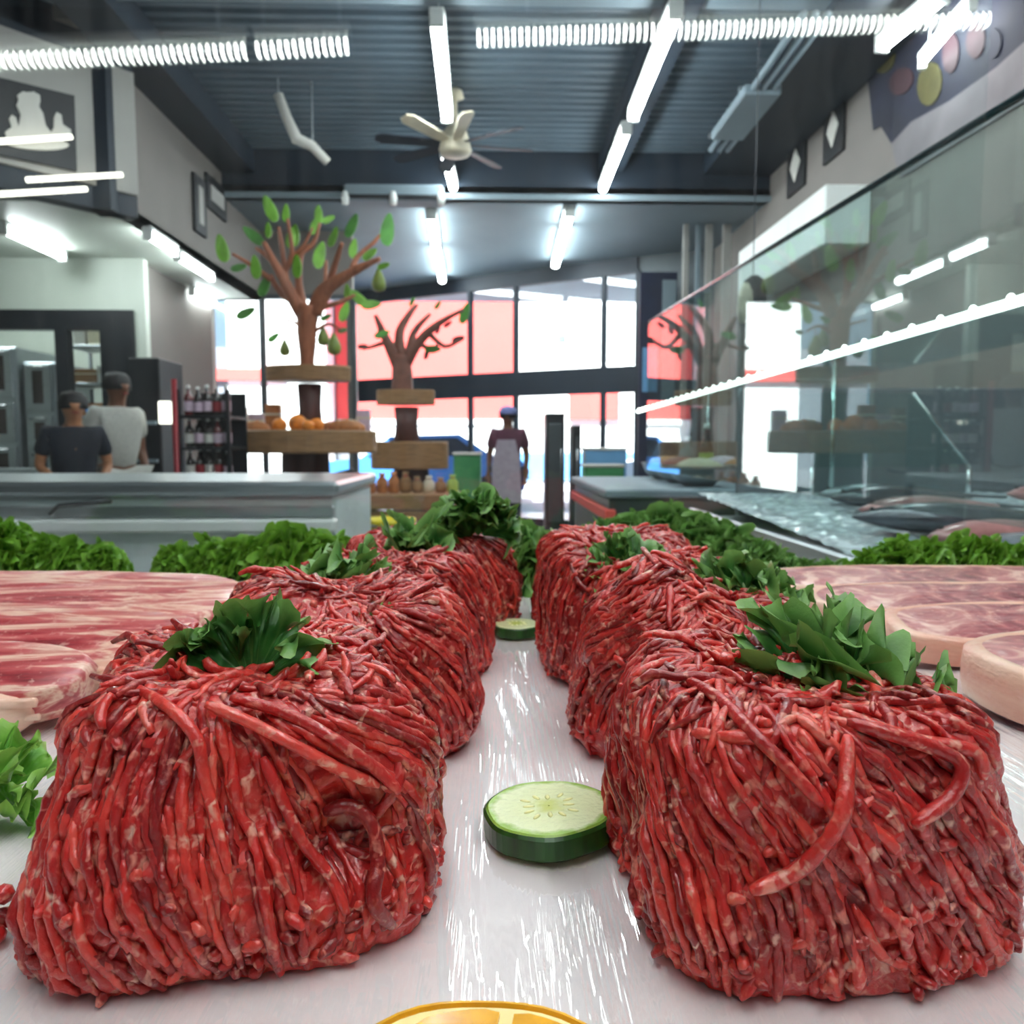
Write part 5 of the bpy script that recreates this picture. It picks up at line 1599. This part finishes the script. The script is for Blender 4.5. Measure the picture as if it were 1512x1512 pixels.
for k, (px, py, sc, tl) in enumerate(((895, 838, 1.45, 1.2), (935, 842, 1.5, 1.25), (985, 842, 1.6, 1.35), (1030, 846, 1.5, 1.3), (1075, 850, 1.35, 1.15), (1115, 855, 1.2, 1.0), (1150, 860, 1.0, 0.9), (1190, 862, 0.85, 0.7), (1225, 862, 0.8, 0.7))):
    bunch(L2, px, py, sc * 0.85, 'kale', 340 + k, gr_, 24, tl * 0.92)
for k, (px, py, sc, tl) in enumerate(((1285, 862, 0.9, 0.8), (1325, 862, 1.1, 0.95), (1370, 863, 1.1, 0.95), (1415, 863, 1.15, 1.0), (1460, 864, 1.1, 0.95), (1505, 865, 1.1, 0.9), (1550, 866, 1.1, 0.9))):
    bunch(L3, px, py, sc * 0.95, 'kale_bright', 370 + k, gr_ + ' by the steaks', 24, tl)
bunch('small kale bunch standing in the gap between the two mince rows', 778, 868, 1.35, 'kale', 390, None, 16, 1.1)
# light lettuce leaf at the left edge of the tray
q = PZ(30, 1205, TZ)
t = thing('lettuce_leaf', 'light green lettuce leaf beside the left front pile', 'lettuce', (q.x, q.y, TZ + 0.001))
for sd, rot, off, L in ((81, (15, -25, 20), (-0.01, 0.006, 0.0), 0.032), (82, (30, 24, -10), (-0.002, 0.0, 0.0), 0.026), (83, (55, -10, 0), (-0.006, -0.002, 0.001), 0.024)):
    o = leaf_object('leaf', leaf_data(L, R(70), 0.0055, 6.5, 0.3, sd), M['lettuce'], t)
    o.location = off; o.rotation_euler = tuple(R(a) for a in rot)

# ------------------------------------------------------------------ brisket slabs (left) and bone-in steaks (right)
def slab_meat(label, x0, x1, y0, y1, th, tilt, seed, kind, group, rz=0.0):
    rg = random.Random(seed)
    cx, cy = (x0 + x1) / 2, (y0 + y1) / 2
    a, b = (x1 - x0) / 2, (y1 - y0) / 2
    t = thing('brisket_slab' if kind == 'brisket' else 'bone_in_steak', label, 'meat', (0, 0, 0), group)
    N = 90
    def out(k, off=0.0):
        an = 2 * math.pi * k / N
        e = 2 / (3.6 if kind == 'brisket' else 2.6)
        c, s = math.cos(an), math.sin(an)
        x = math.copysign(abs(c) ** e, c) * a
        y = math.copysign(abs(s) ** e, s) * b
        w = 1 + 0.06 * noise.noise(Vector((c * 1.6, s * 1.6, seed)))
        l = math.hypot(x, y)
        return Vector((x * w + off * x / l, y * w + off * y / l, 0))
    rings = [(0.004, 0.0, -0.004), (0.0, 0.15, 0), (0.0, 0.5, 0.0012), (0.0, 0.85, 0), (-0.002, 1.0, 0), (-0.006, 1.03, 0)]
    mb = MB(); vs, fs = [], []
    prof = [(-0.006, 0.0), (-0.001, 0.12), (0.0008, 0.4), (0.0008, 0.7), (-0.001, 0.92), (-0.004, 1.0)]
    for off, zf in prof:
        for k in range(N):
            p = out(k, off)
            n_ = noise.noise(Vector((p.x * 45, p.y * 45, zf * 3 + seed))) * 0.0016
            vs.append(p * (1 + n_ / 0.05) + Vector((0, 0, zf * th)))
    for fsc in (0.8, 0.55, 0.3, 0.08):
        for k in range(N):
            p = out(k, -0.004) * fsc
            vs.append(p + Vector((0, 0, th + 0.002 * (1 - fsc) + 0.0014 * noise.noise(Vector((p.x * 60, p.y * 60, seed))))))
    R_ = len(prof) + 4
    body, cap = [], []
    for j in range(R_ - 1):
        for k in range(N):
            p0, p1 = j * N + k, j * N + (k + 1) % N
            body.append((p0, p1, p1 + N, p0 + N))
    body.append(tuple((R_ - 1) * N + k for k in range(N)))
    body.append(tuple(range(N))[::-1])
    mb.add(vs, body)
    mb.build('muscle', M['brisket'] if kind == 'brisket' else M['steak_top'], t, True)
    if kind == 'brisket':
        # fat cap along the top front edge
        fat, rad = [], []
        for k in range(30):
            f = k / 29
            x = -a * 0.97 + 2 * a * 0.94 * f
            fat.append((x, -b * (0.985 - 0.5 * max(0, abs(2 * f - 1) - 0.86)), th * 0.93 + 0.0015 * noise.noise(Vector((x * 30, seed, 0)))))
            rad.append(0.0028 * (0.8 + 0.5 * noise.noise(Vector((x * 22, seed, 4)))))
        MB().tube(fat, rad, 8).build('fat_seam', M['fat'], t, True)
        fat2 = [(x, y - 0.0006, th * 0.42 + 0.003 * noise.noise(Vector((x * 25, seed, 9)))) for x, y, z in fat]
        MB().tube(fat2, [r * 0.7 for r in rad], 8).build('fat_seam', M['fat'], t, True)
        ex = a * rg.uniform(0.74, 0.86)
        e = MB(); sph(e, (ex, -b * 0.86, th * 0.5), 0.012, 14, 8, (1.7, 0.7, 0.95)); e.build('fat_lump', M['fat'], t, True)
        e = MB(); sph(e, (ex - 0.045, -b * 0.9, th * 0.55), 0.010, 14, 8, (1.9, 0.6, 0.9)); e.build('dark_muscle', M['red_meat'], t, True)
        e = MB(); sph(e, (ex - 0.10, -b * 0.9, th * 0.45), 0.008, 12, 8, (2.2, 0.6, 0.8)); e.build('fat_lump', M['cream'], t, True)
    else:
        # fat rim round the side
        v2, f2 = [], []
        pr = [(0.0012, 0.05), (0.0026, 0.25), (0.003, 0.6), (0.0022, 0.93), (-0.001, 1.01), (-0.006, 1.02), (-0.0085, 0.97)]
        for off, zf in pr:
            for k in range(N):
                p = out(k, off + 0.0008 * noise.noise(Vector((k * 0.35, zf * 2, seed))))
                v2.append(p + Vector((0, 0, zf * th)))
        for j in range(len(pr) - 1):
            for k in range(N):
                p0, p1 = j * N + k, j * N + (k + 1) % N
                f2.append((p0, p1, p1 + N, p0 + N))
        MB().add(v2, f2).build('fat_rim', M['fat'], t, True)
        def lump(nm, x, y, z, r_, sc_, m_):
            e = MB(); sph(e, (0, 0, 0), r_, 20, 12, sc_)
            e.v = [tuple(Vector(v) * (1 + 0.28 * noise.noise(Vector(v) * 130 + Vector((seed, 0, 0)))) + Vector((x, y, z))) for v in e.v]
            e.build(nm, m_, t, True)
        yf = -b * 0.93
        lump('bone', -a * 0.42, yf, th * 0.60, th * 0.42, (1.9, 0.5, 0.9), M['bone'])
        lump('dark_muscle', -a * 0.20, yf, th * 0.55, th * 0.40, (1.2, 0.5, 0.95), M['red_meat'])
        lump('fat_seam', a * 0.05, yf, th * 0.55, th * 0.36, (2.2, 0.5, 0.9), M['fat'])
        lump('dark_muscle', a * 0.38, yf, th * 0.5, th * 0.4, (2.4, 0.4, 0.9), M['red_meat'])
    t.rotation_euler = (tilt, 0, rz)
    t.location = (cx, cy, TZ + 0.0012 + abs(math.sin(tilt)) * b * 0.98)
    return t
gB = 'brisket slabs laid out on the left'
slab_meat('thick brisket slice nearest the lettuce leaf', -0.50, -0.195, 0.350, 0.402, 0.019, R(20), 1, 'brisket', gB, R(2))
slab_meat('middle brisket slice leaning between two others', -0.56, -0.172, 0.408, 0.476, 0.018, R(18), 2, 'brisket', gB, R(0))
slab_meat('brisket slice lying next to the kale hedge', -0.64, -0.176, 0.492, 0.605, 0.020, R(10), 3, 'brisket', gB, R(-1))
gS = 'bone-in steaks laid out on the right'
slab_meat('bone-in steak with a thick pale fat edge at the tray front', 0.247, 0.42, 0.322, 0.432, 0.026, R(2), 11, 'steak', gS, R(8))
slab_meat('bone-in steak next to the one with the thick fat edge', 0.250, 0.46, 0.445, 0.516, 0.018, R(9), 12, 'steak', gS, R(2))
slab_meat('bone-in steak between two others, third from the tray front', 0.234, 0.50, 0.530, 0.600, 0.018, R(8), 13, 'steak', gS, R(0))
slab_meat('long bone-in steak lying against the kale hedge', 0.232, 0.54, 0.612, 0.692, 0.018, R(6), 14, 'steak', gS, R(-2))

# ------------------------------------------------------------------ cucumber and orange slices
def radial_slice(name, label, cat, c, r, th, tilt, parts):
    """parts: list of (part name, inner radius, outer radius, z0, z1, material)"""
    t = thing(name, label, cat, (0, 0, 0), None)
    for (nm, ri, ro, z0, z1, m_) in parts:
        b = 0.12 * (z1 - z0)
        pr = [(max(ri, 0.0003), z0), (ro - b, z0), (ro, z0 + b), (ro, z1 - b), (ro - b, z1), (max(ri, 0.0003), z1)]
        mb = MB()
        n = 48
        vs, fs = [], []
        for (rr, z) in pr:
            for k in range(n):
                a = 2 * math.pi * k / n
                w = 1 + 0.018 * math.sin(3 * a + 1) + 0.012 * math.sin(7 * a)
                vs.append((rr * w * math.cos(a), rr * w * math.sin(a), z))
        m = len(pr)
        for i in range(m):
            for k in range(n):
                p0, p1 = i * n + k, i * n + (k + 1) % n
                q0, q1 = ((i + 1) % m) * n + k, ((i + 1) % m) * n + (k + 1) % n
                fs.append((p0, p1, q1, q0))
        mb.add(vs, fs).build(nm, M[m_], t)
    t.location = c
    t.rotation_euler = tilt
    return t
def cuke_mat():
    t = NT('cucumber_flesh')
    v = t.coord('Object')
    ln = t.n('ShaderNodeVectorMath', operation='LENGTH')
    t.l(v, ln.inputs[0])
    f = t.math('ADD', t.math('MULTIPLY', ln.outputs['Value'], 40.0), t.math('MULTIPLY', t.noise(v, 160, 3), 0.22))
    c = t.ramp(f, [(0.0, lin((206, 214, 120))), (0.42, lin((196, 208, 104))), (0.55, lin((222, 232, 176))), (0.92, lin((226, 236, 186))), (1.0, lin((150, 190, 80)))])
    t.principled(c, 0.25, 0, 0.5, 0.4)
    t.bump(t.noise(v, 500, 3), 0.4, 0.001)
    return t.done()
M['cuke_flesh'] = cuke_mat()
M['cuke_peel'] = plain('cuke_peel', (30, 78, 22), 0.3, 0, 0.45, 60, stretch=(4, 4, 0.5))
M['cuke_seed'] = plain('cuke_seed', (222, 224, 150), 0.3, 0, 0.1, 60)
def cucumber(label, px, py, r, th, tilt):
    q = PZ(px, py, TZ + th)
    t = radial_slice('cucumber_slice', label, 'cucumber', (q.x, q.y, TZ + 0.0015), r, th, tilt, [('flesh', 0.0, r * 0.965, 0.0, th, 'cuke_flesh'), ('peel', r * 0.955, r, 0.0002, th - 0.0004, 'cuke_peel')])
    for k in range(12):
        a = 2 * math.pi * k / 12
        e = MB(); sph(e, (0, 0, 0), r * 0.05, 8, 6, (1.9, 0.8, 0.35))
        o = e.build('seed', M['cuke_seed'], t, True, origin=(0, 0, 0))
        o.location = (r * (0.30 + 0.05 * (k % 3)) * math.cos(a), r * (0.30 + 0.05 * (k % 3)) * math.sin(a), th)
        o.rotation_euler.z = a
    return t
cucumber('cucumber slice lying between the front mince piles', 812, 1196, 0.0232, 0.0088, (R(-1.5), R(-2.5), 0))
cucumber('small cucumber slice further along the aisle of film', 763, 923, 0.0165, 0.008, (R(1), R(0), 0))
M['orange_peel'] = plain('orange_peel', (238, 176, 12), 0.35, 0, 0.1, 120, coat=0.2)
M['orange_pith'] = plain('orange_pith', (250, 232, 160), 0.5, 0, 0.06, 60)
M['orange_flesh'] = plain('orange_flesh', (246, 172, 22), 0.22, 0, 0.2, 160, coat=0.5, stretch=(1, 1, 0.2))
R_O, T_O = 0.0375, 0.0085
yo = PZ(712, 1478, TZ + T_O)
oc = (yo.x, yo.y - R_O, TZ + 0.0015)
t = radial_slice('orange_slice', 'round orange slice with bright yellow peel at the tray front', 'orange', oc, R_O, T_O, (0, 0, 0), [('peel', R_O * 0.955, R_O, 0.0, T_O, 'orange_peel'), ('pith', 0.0, R_O * 0.957, 0.0005, T_O - 0.0006, 'orange_pith')])
for k in range(9):
    a0, a1 = 2 * math.pi * k / 9 + 0.05, 2 * math.pi * (k + 1) / 9 - 0.05
    pl = [(0.004 * math.cos((a0 + a1) / 2), 0.004 * math.sin((a0 + a1) / 2), T_O - 0.002)]
    for j in range(7):
        a = a0 + (a1 - a0) * j / 6
        rr = R_O * (0.875 if 0 < j < 6 else 0.85)
        pl.append((rr * math.cos(a), rr * math.sin(a), T_O - 0.002))
    o = MB().prism(pl, (0, 0, 0.0022)).build('segment', M['orange_flesh'], t, origin=(0, 0, 0))

# ------------------------------------------------------------------ fish counter and deli goods beyond the side glass
ft = thing('fish_counter', 'steel fish counter with a bed of crushed ice beyond the glass', 'counter', (1.4, 1.9, 0))
MB().box(0.66, 2.35, 1.12, 2.5, 0.1, 0.86, 0.01).build('body', M['steel'], ft)
MB().box(0.64, 2.37, 1.10, 1.13, 0.84, 0.885, 0.004).build('front_lip', M['steel'], ft)
MB().box(0.64, 0.66, 1.10, 2.5, 0.84, 0.885, 0.004).build('side_lip', M['steel'], ft)
MB().box(0.70, 2.30, 1.2, 2.45, 0.0, 0.1).build('plinth', M['black'], ft)
MB().box(0.80, 2.35, 2.50, 2.53, 0.1, 1.27, 0.004).build('back_panel', M['facade_grey'], ft)
ib = MB(); vs, fs = [], []
nx, ny = 110, 84
for j in range(ny + 1):
    for i in range(nx + 1):
        x = 0.662 + 1.68 * i / nx; y = 1.13 + 1.365 * j / ny
        vs.append((x, y, 0.872 + 0.06 * j / ny + 0.008 * noise.noise(Vector((x * 30, y * 30, 0))) + 0.006 * abs(noise.noise(Vector((x * 70, y * 70, 3))))))
for j in range(ny):
    for i in range(nx):
        a = j * (nx + 1) + i
        fs.append((a, a + 1, a + nx + 2, a + nx + 1))
o = ib.add(vs, fs).build('ice_bed', M['ice'], ft); o['kind'] = 'stuff'
def fish(label, x, y, z, L, rz, mat, group):
    t = thing('whole_fish', label, 'fish', (0, 0, 0), group)
    n = 16
    prof = [(0.0, 0.012), (0.05, 0.045), (0.12, 0.085), (0.25, 0.125), (0.4, 0.135), (0.55, 0.115), (0.7, 0.08), (0.82, 0.045), (0.9, 0.032)]
    vs, fs = [], []
    for f, r in prof:
        for k in range(n):
            a = 2 * math.pi * k / n
            vs.append((L * (f - 0.5), math.cos(a) * r * L, math.sin(a) * r * L * 0.55 + 0.07 * L))
    for i in range(len(prof) - 1):
        for k in range(n):
            p0, p1 = i * n + k, i * n + (k + 1) % n
            fs.append((p0, p1, p1 + n, p0 + n))
    fs.append(tuple(range(n))[::-1]); fs.append(tuple((len(prof) - 1) * n + k for k in range(n)))
    MB().add(vs, fs).build('fish_body', M[mat], t, True)
    zc_ = 0.065 * L
    MB().prism([(L * 0.38, -0.025 * L, zc_), (L * 0.54, -0.13 * L, zc_), (L * 0.49, 0, zc_), (L * 0.54, 0.13 * L, zc_), (L * 0.38, 0.025 * L, zc_)], (0, 0, 0.006)).build('tail_fin', M['fish_dark'], t)
    MB().prism([(-L * 0.18, 0.125 * L, zc_), (-L * 0.05, 0.185 * L, zc_), (L * 0.16, 0.14 * L, zc_), (L * 0.18, 0.085 * L, zc_)], (0, 0, 0.005)).build('dorsal_fin', M['fish_dark'], t)
    e = MB(); sph(e, (-L * 0.41, 0.02 * L, 0.07 * L + 0.036 * L), 0.012 * L, 10, 6); e.build('eye', M['black_gloss'], t, True)
    t.location = (x, y, z); t.rotation_euler.z = rz
    return t
rng = random.Random(31)
icez = lambda y: 0.872 + 0.06 * (y - 1.13) / 1.365 + 0.008
fl_ = [(0.95, 1.25, 0.42, 'fish_skin', 8), (1.42, 1.30, 0.42, 'fish_pink', -6), (0.98, 1.42, 0.40, 'fish_pink', 14), (1.45, 1.50, 0.44, 'fish_dark', 4), (1.0, 1.60, 0.46, 'fish_dark', -10), (1.52, 1.70, 0.42, 'fish_skin', 8), (1.05, 1.80, 0.42, 'fish_pink', 12), (1.58, 1.92, 0.44, 'fish_dark', -4), (1.1, 2.02, 0.44, 'fish_dark', 6), (1.62, 2.14, 0.40, 'fish_pink', 10), (1.1, 2.155, 0.38, 'fish_skin', 4), (1.9, 1.45, 0.38, 'fish_skin', 80)]
kinds = {'fish_skin': 'whole silver fish lying on crushed ice', 'fish_pink': 'whole pinkish fish lying on crushed ice', 'fish_dark': 'whole dark grey fish lying on crushed ice'}
for (x, y, L, m_, a) in fl_:
    fish(kinds[m_], x, y, icez(y), L, R(a), m_, kinds[m_].replace('whole ', '').replace('lying', ''))
# deli counter further on with bowls of salad
dt = thing('deli_counter', 'grey deli counter with open bowls past the fish', 'counter', (1.0, 3.2, 0))
MB().box(0.42, 2.2, 2.75, 3.9, 0.08, 0.90, 0.01).build('body', M['steel_dark'], dt)
MB().box(0.40, 2.22, 2.72, 3.92, 0.90, 0.93, 0.006).build('top', M['soffit_grey'], dt)
MB().box(0.40, 0.44, 2.72, 3.9, 0.82, 0.86, 0.004).build('red_rail', M['facade_red'], dt)
MB().box(0.45, 2.15, 2.8, 3.8, 0, 0.08).build('plinth', M['black'], dt)
rng = random.Random(41)
bl = {'cream': 'cream', 'bread': 'tan', 'lime': 'green', 'red_paint': 'red', 'pink_label': 'pale pink'}
for k in range(12):
    x = 0.80 + 0.27 * (k % 4) + rng.uniform(-0.02, 0.02); y = 2.97 + 0.30 * (k // 4)
    m_ = list(bl)[(k * 3 + k // 4) % 5]
    t = thing('salad_bowl', 'steel bowl of %s salad on the deli counter' % bl[m_], 'bowl', (x, y, 0.93), 'salad bowls on the deli counter')
    MB().lathe([(0.05, 0), (0.095, 0.03), (0.115, 0.075), (0.12, 0.078), (0.112, 0.07), (0.02, 0.066)], (x, y, 0.93), 20).build('bowl', M['steel'], t, True)
    mbx = MB(); sph(mbx, (x, y, 0.985), 0.10, 16, 8, (1, 1, 0.55)); mbx.build('salad', M[m_], t, True)
for (px, Y, h, r, lab, zb, lb) in ((1128, 2.78, 0.25, 0.036, 'bottle_red', 0.93, 'tall dark sauce bottle at the edge of the deli counter'), (1042, 3.7, 0.26, 0.034, 'lime', 0.93, 'green labelled bottle at the back of the deli counter'), (1014, 3.78, 0.2, 0.04, 'white_print', 0.93, 'white labelled bottle at the back of the deli counter')):
    q = P(px, 700, Y)
    bottle(lb, (q.x, Y, zb), h, r, 'bottle_dark' if lab != 'white_print' else 'soffit_grey', lab, None)
# glass shelf with its LED strip over the fish
XS = 0.78
s0, s1 = wall_x(1512, 442, XS), wall_x(930, 611, XS)
sl2 = (s1.z - s0.z) / (s1.y - s0.y)
zs = lambda y: s0.z + sl2 * (y - s0.y)
t = thing('lit_glass_shelf', 'glass shelf edged with a bright strip of small lamps', 'shelf', (XS, 2.6, zs(2.6)))
ya_, yb_ = 1.03, 4.15
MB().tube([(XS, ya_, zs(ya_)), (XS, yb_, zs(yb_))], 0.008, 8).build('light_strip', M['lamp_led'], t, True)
MB().prism([(XS + 0.012, ya_, zs(ya_)), (XS + 0.3, ya_, zs(ya_)), (XS + 0.3, yb_, zs(yb_)), (XS + 0.012, yb_, zs(yb_))], (0, 0, 0.008)).build('glass_shelf', M['glass_side'], t)
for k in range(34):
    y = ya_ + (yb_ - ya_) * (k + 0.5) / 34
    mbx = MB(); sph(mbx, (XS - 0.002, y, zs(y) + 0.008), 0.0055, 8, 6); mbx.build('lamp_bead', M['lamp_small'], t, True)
for y in (1.3, 2.4):
    MB().tube([(XS + 0.28, y, 0.88), (XS + 0.28, y, zs(y))], 0.008, 8).build('post', M['chrome'], t, True)
MB().tube([(XS + 0.28, 3.8, 0.93), (XS + 0.28, 3.8, zs(3.8))], 0.008, 8).build('post', M['chrome'], t, True)
# slanted end glass of the fish counter
a, b, c = P(1348, 580, 2.3), P(1432, 690, 2.3), P(1150, 680, 2.3)
t = thing('slanted_glass', 'slanted glass guard with a bright edge behind the fish', 'glass', (a.x, 2.3, b.z))
e0, e1 = P(1180, 580, 2.3), P(1200, 686, 2.3)
MB().prism([a, b, (e1.x, 2.3, b.z), e0], (0, 0.006, 0)).build('pane', M['glass_side'], t)
MB().tube([a, b], 0.006, 8).build('bright_edge', M['chrome'], t, True)
MB().tube([(b.x, 2.303, b.z), (b.x, 2.303, 0.925)], 0.007, 8).build('foot', M['chrome'], t, True)
MB().tube([(e1.x, 2.303, b.z), (e1.x, 2.303, 0.925)], 0.007, 8).build('foot', M['chrome'], t, True)
